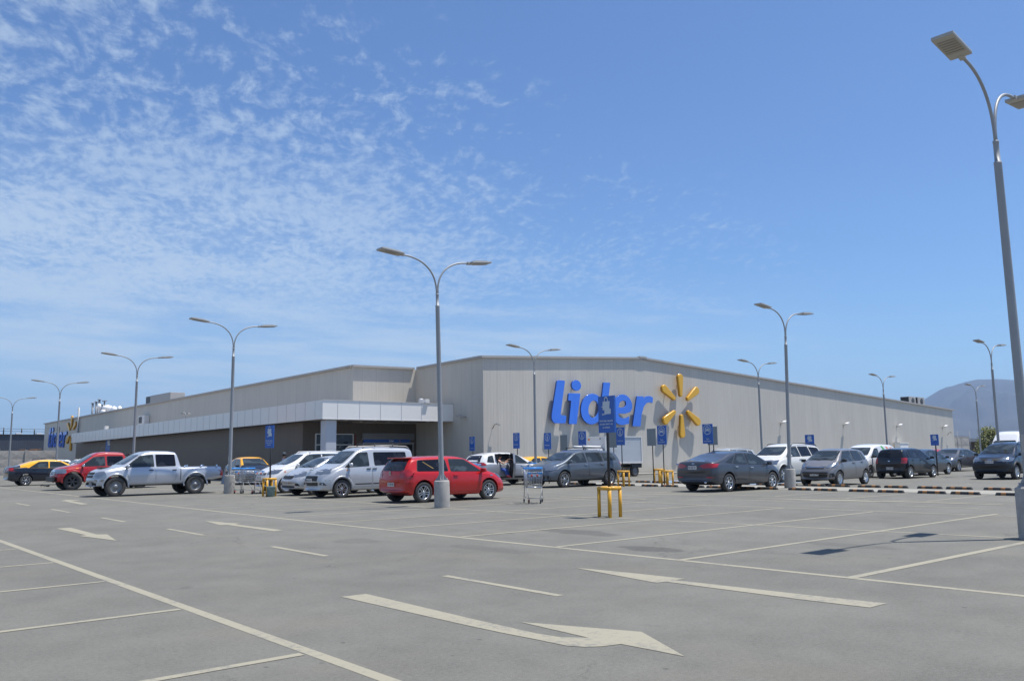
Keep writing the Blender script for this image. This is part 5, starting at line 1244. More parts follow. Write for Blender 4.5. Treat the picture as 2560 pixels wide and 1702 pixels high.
s['extra'] = [('grille', m_black, 'x', 1, [rnd([(-.42, .42), (.42, .42), (.44, .76), (-.44, .76)], .06)]), ('side_moulding', m_black, 'y', 0, [[(.10, .44), (.76, .44), (.76, .50), (.10, .50)], [(-.72, .44), (.04, .44), (.04, .50), (-.72, .50)]]), ('side_repeater', m_amber, 'y', 0, [rnd([(1.02, .92), (1.10, .92), (1.10, .96), (1.02, .96)], .015)]), ('front_vent', m_dgrey, 'x', 1, [rnd([(-.76, .44), (-.52, .46), (-.54, .52), (-.70, .54)], .02), rnd([(.52, .46), (.76, .44), (.70, .54), (.54, .52)], .02)])]
s['ntint'] = 1; s['rear_glass'] = m_tint
t, bv = car(s, 16.02, 27.62, 180, 'tall silver van with roof rails, nose to the left, behind the red hatchback', 'van')
flare(t, bv, p_sv, (1.255,), .405, .86, .33, .035)
# --- white and grey crossover with its rear door open
p_cr = paint('grey_lower_paint', (.34, .36, .40), .3, .35)
s = hatch(H=1.52, wb=2.6, W=1.78, ro=.66, fo=.86, rake=.42, paint=p_cr, rim='five', r=.34, ant=-1.1, handle=p_cr, skipdoor=(-1, -.92), ptxt='HH TW 58')
h = 1.57/1.45; a = -1.96
s['cuts'] = [((-.60, -.62, .93), (.74, .86, 1.04))]; s['cutmat'] = 1
s['rw'] = (1.08, 1.38, .60, .46); s['rear_glass'] = m_tint; s['ntint'] = 2
s['tl'] = dict(f=[(.46, .94), (.84, .92), (.86, 1.06), (.52, 1.06)], s=[(a+.02, .90), (a+.34, .98), (a+.24, 1.05), (a+.04, 1.05)]); s['pr'] = .78
s['two'] = p_wh; s['tworange'] = (-1.9, 1.26); s['twooff'] = -.01
s['top'] = [(a, .48), (a+.01, .92), (a+.06, 1.06), (a+.34, 1.33), (a+.46, 1.41), (-1.0, 1.495), (-.45, 1.52), (.05, 1.505), (.45, 1.43), (1.12, 1.12), (1.30, 1.06), (1.44, 1.01), (1.80, .90), (2.02, .76), (2.13, .60), (2.16, .42)]
s['extra'] = [('bumper_trim', m_black, 'x', -1, [[(-.8, .32), (.8, .32), (.8, .52), (-.8, .52)]]), ('sill_cladding', m_black, 'y', 0, [[(-.82, .26), (.82, .26), (.82, .42), (-.82, .42)]])]
s['side'] = [s['side'][0], s['side'][2]]
s['doors'] = s['doors'][:1]+[s['doors'][1]]
CX, CY = 26.35, 32.25
t, bv = car(s, CX, CY, 0, 'white and grey crossover with its rear door open and a person sitting inside', 'car')
bxo('cabin_floor', (-.60, -.50, .43), (.72, .60, .03), m_int, t); bm = bmesh.new(); box(bm, (-.60, -.215, .93), (.72, .03, 1.02)); box(bm, (-.955, -.55, .93), (.03, .62, 1.02)); box(bm, (-.245, -.55, .93), (.03, .62, 1.02)); box(bm, (-.60, -.5, 1.44), (.72, .6, .03)); obj('cabin', bm, m_int, t)
bm = bmesh.new(); box(bm, (-.74, -.50, .62), (.42, .56, .18), .05); box(bm, (-.90, -.50, .95), (.12, .54, .62), .04); obj('seat', bm, m_int, t)
# door swung out on its front hinge
dr = empty('rear_door', (-.24, -.88, 0), R(180+62)); dr.parent = t
bm = bmesh.new(); pl = [(.0, .36), (.52, .36), (.74, .70), (.80, 1.02), (.66, 1.46), (.04, 1.49)]
fs = prism(bm, pl, lambda a_, b_, d: (a_, d, b_), .09); fs[0].material_index = 1; seal(bm)
obj('door_panel', bm, [p_cr, m_int], dr)
bm = bmesh.new(); fs = prism(bm, [(.06, 1.06), (.74, 1.08), (.64, 1.41), (.08, 1.44)], lambda a_, b_, d: (a_, -.004+d, b_), .098); obj('window', bm, m_tint, dr)
bm = bmesh.new(); fs = prism(bm, [(.06, .42), (.50, .42), (.70, .72), (.74, 1.0), (.06, 1.0)], lambda a_, b_, d: (a_, -.03+d, b_), .031); fs += prism(bm, [(.06, .42), (.50, .42), (.70, .72), (.74, 1.0), (.06, 1.0)], lambda a_, b_, d: (a_, .088+d, b_), .02); obj('door_lining', bm, m_int, dr)
# --- grey people carrier
p_gr = paint('steel_grey_paint', (.105, .125, .150), .35, .35)
s = suv(H=1.64, wb=2.76, W=1.84, ro=.95, fo=.92, rake=.34, paint=p_gr, rim='double', r=.345, bars=(-1.25, -.15), handle=m_chrome, ptxt='JD BK 94')
s['top'] = [(-2.33, .55), (-2.32, .95), (-2.27, 1.08), (-2.0, 1.43), (-1.86, 1.50), (-1.2, 1.55), (-.5, 1.575), (.1, 1.565), (.50, 1.49), (1.18, 1.165), (1.36, 1.09), (1.55, 1.03), (1.98, .92), (2.18, .80), (2.27, .62), (2.30, .44)]
s['belt'] = [(-2.3, .96), (-1.8, 1.04), (.8, .98), (1.38, .94), (2.3, .60)]
s['bot'] = [(-2.33, .40), (-1.9, .28), (1.7, .26), (2.3, .30)]
s['side'] = [[(.02, 1.05), (1.26, 1.02), (.54, 1.41), (.04, 1.44)], [(-1.0, 1.08), (-.08, 1.06), (-.08, 1.45), (-.98, 1.45)], [(-1.86, 1.13), (-1.10, 1.09), (-1.08, 1.43), (-1.66, 1.40)]]
s['ws'] = (1.13, 1.45, .68, .56); s['rw'] = (1.10, 1.39, .62, .54); s['mir'] = (1.12, 1.08)
s['doors'] = [([(-.02, .34), (1.02, .34), (1.18, 1.0), (-.02, 1.03)], .12, .94), ([(-.98, .70), (-.78, .34), (-.06, .34), (-.06, 1.03), (-1.04, 1.05)], -.88, .97)]
s['hl'] = dict(f=[(.48, .70), (.84, .76), (.82, .92), (.54, .88)], s=[(1.78, .76), (2.16, .70), (2.08, .86), (1.80, .93)]); s['pf'] = .52
s['tl'] = dict(f=[(.62, .86), (.88, .86), (.86, 1.04), (.62, 1.04)], s=[(-2.31, .88), (-2.14, .88), (-2.14, 1.06), (-2.27, 1.06)])
s['extra'] = [('grille', m_black, 'x', 1, [rnd([(-.42, .62), (.42, .62), (.44, .70), (-.44, .70)], .02), rnd([(-.5, .36), (.5, .36), (.48, .48), (-.48, .48)], .03), rnd([(.58, .36), (.78, .36), (.76, .50), (.62, .50)], .03)]), ('bumper_trim', m_black, 'y', 0, [[(1.80, .28), (2.24, .32), (2.26, .42), (1.80, .40)], [(-.98, .27), (.98, .27), (.98, .37), (-.98, .37)]])]
s['ant'] = -1.6
t, bv = car(s, 26.75, 27.75, 180, 'steel grey people carrier with roof bars, facing left behind the lone shopping cart', 'car')
for p0, p1 in (((-1.25, .45, 1.70), (-.15, .45, 1.72)), ((-1.2, -.2, 1.70), (-.2, -.2, 1.72))): bm = bmesh.new(); tube(bm, [p0, p1], .05, 8); obj('roof_load', bm, m_white, t)
# --- dark grey saloon
p_dg = paint('graphite_paint', (.062, .068, .082), .35, .35)
s = sedan(paint=p_dg, rim='seven', r=.325, handle=m_chrome, ptxt='FZ SZ 73')
a = s['top'][0][0]
s['top'] = [(a, .50), (a+.01, .92), (a+.05, 1.06), (a+.42, 1.10), (-1.50, 1.20), (-1.05, 1.345), (-.62, 1.41), (-.15, 1.435), (.25, 1.42), (.62, 1.34), (1.20, 1.07), (1.40, .985), (1.55, .94), (1.95, .82), (2.14, .68), (2.21, .54), (2.23, .42)]
s['tl'] = dict(f=[(.30, .90), (.62, .84), (.86, .86), (.87, .99), (.60, 1.01), (.34, .95)], s=[(a+.01, .83), (a+.22, .86), (a+.46, .98), (a+.12, .99)]); s['pr'] = .86
s['extra'] = [('bumper_trim', m_black, 'x', -1, [[(-.72, .28), (.72, .28), (.66, .42), (-.66, .42)]]), ('reflector', m_tail, 'x', -1, [rnd([(.52, .50), (.80, .50), (.80, .54), (.52, .54)], .01), rnd([(-.80, .50), (-.52, .50), (-.52, .54), (-.80, .54)], .01)]), ('grille', m_black, 'x', 1, [rnd([(-.4, .6), (.4, .6), (.4, .68), (-.4, .68)], .02)]), ('badge', m_chrome, 'x', -1, [rnd([(-.06, .985), (.06, .985), (.06, 1.015), (-.06, 1.015)], .01)]), ('window_sticker', mat('pale_green', (.35, .5, .2), .5), 'x', -1, [])]
s['wiper'] = None
t, bv = car(s, 27.20, 19.72, 0, 'dark graphite saloon seen from behind, red tail lights, left of the white four-wheel drive', 'car')
bm = bmesh.new(); lathe(bm, [(.0, -.03), (.03, -.03), (.03, .05)], 12, 'z'); 
for v in bm.verts: v.co = Vector((a+.02+v.co.z, -.55+v.co.x, .34+v.co.y))
obj('exhaust', bm, m_chrome, t)
bm = bmesh.new(); tube(bm, [(-.98, 0, 1.36), (-1.08, 0, 1.385)], .014, 6); obj('antenna', bm, p_dg, t)
# --- light-coloured boxy car behind the saloon
p_lg = paint('pale_silver_paint', (.46, .47, .46), .2, .35)
s = suv(H=1.62, wb=2.5, W=1.72, ro=.7, fo=.8, rake=.14, paint=p_lg, rim='five', rails=(-1.5, .4, .58, .0), r=.33)
car(s, 39.6, 29.0, 180, 'pale silver boxy car half hidden behind the white four-wheel drive, close to the wall', 'car')
# --- white four-wheel drive
p_w2 = paint('cream_white_paint', (.70, .70, .66))
s = suv(H=1.76, wb=2.76, W=1.89, ro=.95, fo=.88, rake=.36, paint=p_w2, rim='five', r=.37, handle=p_w2, rails=(-1.9, .3, .64, -.01), railm=m_black, ptxt='FX VD 45')
s['extra'] = [('grille', m_chrome, 'x', 1, [[(q-.028, .80), (q+.028, .80), (q+.022, 1.0), (q-.022, 1.0)] for q in (-.36, -.24, -.12, 0, .12, .24, .36)]), ('bumper_trim', m_chrome, 'x', 1, [rnd([(-.62, .60), (.62, .60), (.62, .65), (-.62, .65)], .02), rnd([(-.70, .70), (.70, .70), (.70, .735), (-.70, .735)], .01)]), ('turn_signal', m_amber, 'y', 0, [rnd([(1.90, .94), (2.08, .92), (2.06, 1.0), (1.92, 1.03)], .02)]), ('sill_cladding', m_black, 'y', 0, [[(-.85, .30), (.85, .30), (.85, .40), (-.85, .40)]])]
s['hl'] = dict(f=[(.46, .80), (.88, .82), (.86, 1.02), (.50, .98)], s=[(1.88, .84), (2.2, .80), (2.16, .98), (1.90, 1.02)]); s['rear_glass'] = m_tint; s['ntint'] = 1
t, bv = car(s, 36.2, 23.3, 180, 'white four-wheel drive with slatted chrome grille behind the lamp pedestal', 'car')
flare(t, bv, p_w2, (-1.38, 1.38), .45, .94, .39, .035)
# --- small grey hatchback
p_gy = paint('warm_grey_paint', (.205, .200, .200), .35, .35)
s = hatch(H=1.49, wb=2.385, W=1.60, ro=.60, fo=.70, rake=.26, paint=p_gy, rim='cover', r=.30, handle=m_dgrey, mirm=m_black, ptxt='FK ZD 94')
s['extra'] = [('grille', m_black, 'x', 1, [rnd([(-.50, .34), (.50, .34), (.56, .56), (-.56, .56)], .07), rnd([(-.38, .68), (.38, .68), (.40, .745), (-.40, .745)], .03), rnd([(.58, .34), (.74, .38), (.72, .52), (.62, .50)], .02), rnd([(-.74, .38), (-.58, .34), (-.62, .50), (-.72, .52)], .02)]), ('chrome_strip', m_chrome, 'x', 1, [rnd([(-.36, .735), (.36, .735), (.36, .76), (-.36, .76)], .01)])]
s['hl'] = dict(f=[(.42, .70), (.76, .76), (.74, .94), (.50, .84)], s=[(1.42, .80), (1.78, .74), (1.68, .90), (1.44, .98)]); s['pf'] = .47
s['doors'] = [([(-.20, .30), (.86, .30), (.92, .92), (-.20, .96)], -.08, .90), ([(-.90, .66), (-.68, .30), (-.24, .30), (-.24, .96), (-.98, 1.0)], -.86, .93)]
t, bv = car(s, 33.70, 19.25, 184, 'small warm grey five-door hatchback facing left, right of the lamp pedestal', 'car')
# --- car hidden behind the delivery van
s = hatch(H=1.5, paint=paint('dark_green_paint', (.03, .04, .04)), rim='five')
car(s, 50.2, 28.6, 180, 'dark car of which only the roof shows behind the small white delivery van', 'car')
# --- small white delivery van with coloured stripes
s = hatch(H=1.72, wb=2.51, W=1.70, ro=.66, fo=.84, rake=.10, paint=p_wh, rim='steel', r=.31, handle=m_black, mirm=m_black, tum=.22, ff=.24)
a = -1.915
s['top'] = [(a, .5), (a+.01, 1.2), (a+.04, 1.46), (a+.2, 1.63), (a+.5, 1.69), (-.6, 1.72), (-.1, 1.715), (.32, 1.66), (.58, 1.55), (1.14, 1.18), (1.30, 1.10), (1.46, 1.04), (1.80, .94), (2.0, .82), (2.07, .66), (2.095, .45)]
s['belt'] = [(a, 1.0), (-1.2, 1.06), (.8, 1.02), (1.3, .96), (2.1, .62)]; s['side'] = [[(.18, 1.06), (1.10, 1.02), (.52, 1.48), (.20, 1.50)]]
s['ws'] = (1.15, 1.55, .66, .56); s['rw'] = None; s['mir'] = (.98, 1.10); s['doors'] = [([(.10, .38), (.86, .38), (1.06, 1.0), (.10, 1.03)], .22, .90)]
g1 = mat('green_sticker', (.05, .42, .08), .5); g2 = mat('orange_sticker', (.80, .22, .08), .5)
s['extra'] = [('green_sticker', g1, 'y', 0, [[(-.20, 1.62), (-.36, 1.64), (-.56, 1.44), (-.40, 1.42)], [(-.78, 1.28), (-.92, 1.30), (-1.06, 1.14), (-.92, 1.12)], [(.34, .66), (.44, .66), (.44, .78), (.34, .78)]]), ('orange_sticker', g2, 'y', 0, [[(-.70, 1.60), (-.86, 1.60), (-1.04, 1.42), (-.88, 1.42)], [(-1.16, 1.58), (-1.30, 1.56), (-1.46, 1.40), (-1.32, 1.40)], [(-1.2, 1.30), (-1.34, 1.30), (-1.48, 1.14), (-1.34, 1.14)], [(.46, .62), (.56, .62), (.56, .72), (.46, .72)]]), ('side_moulding', m_black, 'y', 0, [[(.12, .42), (.74, .42), (.74, .47), (.12, .47)]])]
s['hl'] = dict(f=[(.46, .78), (.74, .84), (.72, .97), (.50, .91)], s=[(1.66, .84), (1.98, .80), (1.86, .92), (1.66, .98)])
car(s, 43.9, 23.2, 180, 'small white delivery van with green and orange stripes on its roof edge', 'van')
# --- black hatchback
a = -1.835
s = hatch(H=1.50, wb=2.47, W=1.66, ro=.60, fo=.76, rake=.24, paint=paint('gloss_black_paint', (.008, .011, .018)), rim='six', r=.31, rear_glass=m_tint, glass=m_tint, ant=-1.3, ptxt='CD GW 83')
s['tl'] = dict(f=[(.58, .74), (.80, .74), (.78, 1.02), (.62, 1.02)], s=[(a+.10, .76), (a+.28, .78), (a+.30, 1.0), (a+.14, 1.02)]); s['pr'] = .50
s['extra'].append(('badge', m_chrome, 'x', -1, [rnd([(-.05, .84), (.05, .84), (.05, .88), (-.05, .88)], .01)]))
car(s, 43.75, 21.05, 0, 'black hatchback with dark windows seen from behind, right of the delivery van', 'car')
# --- dark saloon beyond it
s = sedan(paint=paint('night_blue_paint', (.035, .045, .060), .3), rim='five')
car(s, 49.5, 22.9, 180-180, 'dark blue-grey saloon showing its nose beyond the black hatchback', 'car')
# --- red car, grey saloon, blue hatchback in the distance
s = hatch(paint=p_red, rim='five'); s['top'] = [(x, z*.98) for x, z in s['top']]
car(s, 63.6, 28.6, 180, 'distant red car half hidden behind the grey saloon', 'car')
s = sedan(H=1.46, wb=2.8, W=1.83, ro=1.1, fo=.95, paint=paint('mid_grey_paint', (.085, .088, .095), .3, .35), rim='five', r=.34, mirm=m_chrome, ptxt='DK VF 20')
car(s, 58.9, 25.15, 180, 'distant grey saloon facing left between the black hatchback and the black off-road vehicle', 'car')
s = hatch(H=1.5, paint=paint('navy_paint', (.03, .05, .10), .3), rim='five')
car(s, 62.6, 22.9, 0, 'distant navy hatchback behind the grey saloon, below the tree', 'car')
# --- black off-road vehicle
s = suv(H=1.70, wb=2.63, W=1.80, ro=.82, fo=.84, rake=.2, paint=paint('blue_black_paint', (.012, .018, .032)), rim='five', r=.345, rails=(-1.5, .3, .62, .0), railm=m_black, ptxt='BG VL 93')
s['extra'] = [('grille', m_black, 'x', 1, [rnd([(-.46, .84), (.46, .84), (.48, .96), (-.48, .96)], .03)]), ('bumper_trim', m_black, 'x', 1, [rnd([(-.84, .40), (.84, .40), (.84, .74), (-.84, .74)], .05)]), ('badge', m_chrome, 'x', 1, [rnd([(-.09, .88), (.09, .88), (.09, .92), (-.09, .92)], .015)]), ('sill_cladding', m_black, 'y', 0, [[(-.85, .30), (.85, .30), (.85, .48), (-.85, .48)]])]
s['hl'] = dict(f=rnd([(.48, .80), (.86, .82), (.86, 1.0), (.50, 1.0)], .09), s=[(1.78, .86), (2.12, .82), (2.08, .98), (1.80, 1.03)]); s['pf'] = .80
t, bv = car(s, 44.5, 16.55, 180, 'black off-road vehicle with round-cornered headlights at the right edge', 'car')
flare(t, bv, m_black, (-1.315, 1.315), .42, .9, .37, .05)
# --- high-roofed white van far right
s = suv(H=2.62, wb=3.6, W=2.0, ro=1.1, fo=.95, paint=p_wh, rim='steel', r=.36, tum=.12, name='parked_van')
a, f = -2.9, 2.75
s['top'] = [(a, .6), (a+.01, 2.2), (a+.05, 2.5), (a+.3, 2.62), (.6, 2.62), (1.05, 2.45), (1.5, 2.0), (1.98, 1.42), (2.1, 1.30), (2.5, 1.12), (2.68, .95), (2.74, .6), (2.75, .5)]
s['belt'] = [(a, 1.2), (1.0, 1.25), (2.0, 1.2), (2.75, .7)]; s['side'] = [[(.7, 1.36), (1.86, 1.30), (1.36, 1.86), (.7, 1.92)]]
s['ws'] = (1.40, 1.98, .80, .70); s['rw'] = None; s['mir'] = (1.7, 1.4); s['doors'] = [([(.6, .5), (1.3, .5), (1.8, 1.2), (.6, 1.25)], .75, 1.15)]
car(s, 67.6, 24.6, 180, 'white high-roofed van behind the black off-road vehicle at the right edge', 'van')
# --- white box truck by the wall
t = empty('box_truck', (39.0, 36.9, 0)); tag(t, 'white box truck with corrugated body parked against the sunlit wall', 'truck')
m_box = mat('truck_white', (.62, .64, .66), .45, .1, var=.08, vscale=2)
bm = bmesh.new(); box(bm, (0, 0, 1.62), (3.2, 1.7, 1.56)); 
for i in range(22): box(bm, (0, -.855, .90+.068*i), (3.1, .022, .035), .008)
obj('cargo_box', bm, m_box, t)
bm = bmesh.new()
for x in (-1.6, 1.6):
    for y in (-.86, .86): box(bm, (x, y, 1.62), (.07, .07, 1.60))
for z in (.84, 2.41):
    box(bm, (0, -.87, z), (3.26, .06, .06)); box(bm, (-1.61, 0, z), (.06, 1.7, .06)); box(bm, (1.61, 0, z), (.06, 1.7, .06))
obj('frame', bm, m_white, t)
bxo('marker_lamp', (-1.612, .5, 2.26), (.02, .14, .10), m_amber, t); bxo('marker_lamp', (-1.612, -.45, 2.3), (.02, .08, .06), m_black, t)
bxo('chassis', (-.2, 0, .66), (4.6, .8, .18), m_black, t); bxo('mudguard', (1.15, -.78, .66), (.9, .12, .26), m_black, t); bxo('rear_bumper', (1.55, 0, .60), (.12, 1.6, .14), m_galv, t)
bm = bmesh.new(); box(bm, (-2.35, 0, 1.05), (1.35, 1.62, 1.35), .12); obj('cab', bm, m_box, t)
bxo('windscreen', (-3.03, 0, 1.4), (.02, 1.36, .5), m_glass, t); bxo('window', (-2.55, -.815, 1.42), (.6, .02, .42), m_glass, t)
hub, ty, ri = wheel_meshes(.34, 'steel')
for x in (-2.3, 1.05):
    for sg in (-1, 1):
        w = bpy.data.objects.new('wheel', hub); C.objects.link(w); w.parent = t; w.location = (x, sg*.70, .338); w.rotation_euler = (0, 0, PI if sg < 0 else 0)
        for q, qm in (('tyre', ty), ('rim', ri)): c = bpy.data.objects.new(q, qm); C.objects.link(c); c.parent = w

# ------------------------------------------------------------------ shopping carts
def make_cart():
    """nose towards +X, handle at -X"""
    t = empty('shopping_cart'); wr = .0038
    def pt(x, s, z):   # s -1..1 across: basket narrows to the nose and to the bottom
        k = (x+.45)/.95; w = (.27-.045*k)-(.03*(1-(z-.42)/.5) if z < .92 else 0); return (x, s*w, z)
    bm = bmesh.new(); zt = lambda x: .98-.10*(x+.45)/.95; zb = lambda x: .46+.05*(x+.45)/.95*0
    for s in (-1, 1):
        for k in range(10): x = -.42+.9*k/9; tube(bm, [pt(x, s, zt(x)), pt(x-.01, s, zb(x))], wr, 4)
        for j in range(7): f = j/6; tube(bm, [pt(-.42, s, zt(-.42)*(1-f)+zb(0)*f), pt(.48, s, zt(.48)*(1-f)+zb(0)*f)], wr if j else .008, 4)
    for k in range(11):
        s = -1+2*k/10
        tube(bm, [pt(.48, s, zt(.48)), pt(.47, s, .46)], wr, 4); tube(bm, [pt(-.42, s, .46), pt(.47, s, .46)], wr, 4); tube(bm, [pt(-.42, s, .90), pt(-.41, s, .46)], wr, 4)
    for j in range(6): z = .46+.42*j/5; tube(bm, [pt(.478, -1, z), pt(.478, 1, z)], wr, 4); tube(bm, [pt(-.418, -1, z), pt(-.418, 1, z)], wr, 4)
    for j in range(9): x = -.40+.85*j/8; tube(bm, [pt(x, -1, .46), pt(x, 1, .46)], wr, 4)
    tube(bm, [pt(.48, -1, zt(.48)), pt(.48, 1, zt(.48))], .008, 6)
    obj('basket', bm, m_rim, t)
    bm = bmesh.new()
    for s in (-1, 1):
        tube(bm, [(-.50, s*.26, 1.0), (-.46, s*.265, .9), (-.44, s*.26, .45), (-.45, s*.27, .16)], .012, 6)
        tube(bm, [(-.44, s*.26, .46), (.10, s*.22, .42), (.30, s*.17, .16)], .011, 6); tube(bm, [(-.45, s*.27, .18), (.30, s*.17, .16)], .011, 6)
    tube(bm, [(.30, -.17, .16), (.30, .17, .16)], .012, 6); obj('frame', bm, m_galv, t)
    bm = bmesh.new(); tube(bm, [(-.50, -.29, 1.0), (-.50, .29, 1.0)], .021, 10); obj('handle', bm, m_cartb, t)
    bm = bmesh.new(); box(bm, (-.46, 0, .985), (.05, .56, .03), .008); box(bm, (.49, -.16, .87), (.02, .11, .05), .006); box(bm, (.49, .16, .87), (.02, .11, .05), .006); box(bm, (.485, .0, .885), (.02, .44, .014)); obj('bumper_strip', bm, m_cartb, t)
    bm = bmesh.new(); box(bm, (.488, 0, .80), (.012, .32, .075), .004); obj('advert_plate', bm, m_signw, t)
    bm = bmesh.new()
    for s in (-.09, .06): lathe(bm, [(0, .0), (.033, .0), (.033, .006), (0, .006)], 16, c=(0, 0, 0)); 
    i = 0
    bm.verts.ensure_lookup_table(); n = len(bm.verts)//2
    for q, s in enumerate((-.09, .07)):
        for v in bm.verts[q*n:(q+1)*n]: v.co = Vector((.495+v.co.z, s+v.co.x, .80+v.co.y))
    obj('red_disc', bm, m_red, t)
    for x, s, r in ((.30, -.17, .062), (.30, .17, .062), (-.47, -.27, .05), (-.47, .27, .05)):
        bm = bmesh.new(); lathe(bm, [(0, -.016), (r*.8, -.016), (r, -.012), (r, .012), (r*.8, .016), (0, .016)], 16, 'y', (x-.03, s, r)); w = obj('wheel', bm, m_black, t)
        bm = bmesh.new(); box(bm, (x-.01, s+.022, .10), (.03, .008, .12)); box(bm, (x-.01, s-.022, .10), (.03, .008, .12)); obj('caster_fork', bm, m_red if x > 0 and s < 0 else m_galv, w)
    return t
cart0 = make_cart()
CGR = 'shopping carts left about the lot'
for i, (x, y, a, lab) in enumerate(((16.75, 19.05, 232, 'lone wire shopping cart with blue handle standing right of the red hatchback'), (14.0, 34.0, 262, 'empty shopping cart nearest the lamp pedestal, behind the bucket and barrier'), (14.25, 33.0, 272, 'shopping cart pushed in front of the other one beside the yellow barrier'), (22.9, 30.3, 200, 'shopping cart behind the bonnet of the red hatchback, its blue handle showing'), (26.6, 30.55, 205, 'shopping cart beside the open door of the white and grey crossover'), (32.6, 26.1, 170, 'shopping cart mostly hidden behind the tail of the dark graphite saloon'))):
    o = cart0 if i == 0 else dup(cart0); o.location = (x, y, 0); o.rotation_euler = (0, 0, R(a)); tag(o, lab, 'shopping cart', CGR)
bm = bmesh.new(); box(bm, (0, 0, 0), (.16, .22, .06), .02); o = obj('food_tray', bm, m_conc2); o.location = (16.78, 18.96, .52); tag(o, 'small beige tray left inside the lone shopping cart', 'tray')
# paint bucket, cones, boards
t = empty('paint_bucket', (13.62, 29.98, 0)); tag(t, 'dirty paint bucket standing against the yellow barrier by the carts', 'bucket')
bm = bmesh.new(); lathe(bm, [(0, .012), (.135, .012), (.155, .34), (.165, .345), (.165, .37), (.150, .37), (.13, .06), (0, .06)], 20); seal(bm); obj('pail', bm, mat('bucket', (.16, .26, .28), .7, var=.6, vscale=9), t)
bm = bmesh.new(); tube(bm, [(.165*math.cos(q*PI/10), .165*math.sin(q*PI/10)*.2-.16, .34-.12*math.sin(q*PI/10)) for q in range(11)], .006, 5); obj('handle', bm, m_galv, t)
t = empty('traffic_cone', (14.42, 35.8, 0)); t.scale = (1, 1, 1.12); tag(t, 'orange and white traffic cone leaning behind the pedestal of the lamp by the silver pickup', 'traffic cone')
bm = bmesh.new(); lathe(bm, [(.15, .03), (.115, .28), (.04, .92), (.03, .94), (0, .94)], 18); box(bm, (0, 0, .015), (.42, .42, .03), .01); obj('cone', bm, m_orange if False else mat('cone_orange', (.72, .10, .03), .5), t)
bm = bmesh.new(); lathe(bm, [(.100, .38), (.078, .56)], 18); lathe(bm, [(.066, .68), (.055, .78)], 18); obj('reflective_band', bm, m_white, t)
for x, y, lab in ((19.2, 48.0, 'pale folding board left of the lamp behind the pickup tailgate'), (20.1, 46.3, 'pale folding board right of the lamp behind the shopping carts')):
    t = empty('folding_board', (x, y, 0), R(20)); tag(t, lab, 'folding board', 'folding boards in front of the dark wall')
    for sg in (-1, 1):
        bm = bmesh.new(); pl = [(-.28, 0), (.28, 0), (.2, 1.0), (-.2, 1.0)]; prism(bm, pl, lambda a_, b_, d: (sg*(.22-.20*b_)+d, a_, b_), .02); seal(bm); obj('board', bm, mat('board_grey', (.26, .30, .36), .6), t)
bm = bmesh.new()
for q in range(9): bmesh.ops.create_icosphere(bm, subdivisions=2, radius=random.uniform(.03, .06), matrix=Matrix.Translation((random.uniform(-.18, .18), random.uniform(-.1, .1), random.uniform(.03, .12))) @ Matrix.Diagonal((1.5, 1, .8, 1)))
o = obj('rubbish_bag', bm, m_black, None, True); o.location = (10.9, 52.6, 0); tag(o, 'small crumpled black bag on the asphalt between the taxi and the red pickup', 'bag')
t = empty('utility_cabinet', (80.6, 39.1, .1)); tag(t, 'plain white cabinet against the wall behind the black hatchback', 'cabinet'); bxo('casing', (0, 0, .95), (1.7, .5, 1.9), mat('cabinet_white', (.88, .88, .87), .5), t, .03); bxo('cabinet_door', (0, -.262, .95), (1.5, .02, 1.7), mat('cabinet_door', (.84, .84, .83), .5), t, .004); bxo('lid', (0, -.01, 1.95), (1.8, .6, .10), m_white, t, .02)
t = empty('concrete_barrier', (41.1, 37.3, 0)); tag(t, 'wedge-shaped concrete barrier at the foot of the wall beside the truck', 'barrier')
bm = bmesh.new(); prism(bm, [(-.55, 0), (.55, 0), (.12, .95), (-.30, .95)], lambda a_, b_, d: (a_, d, b_), .5); seal(bm); obj('block', bm, m_conc, t)

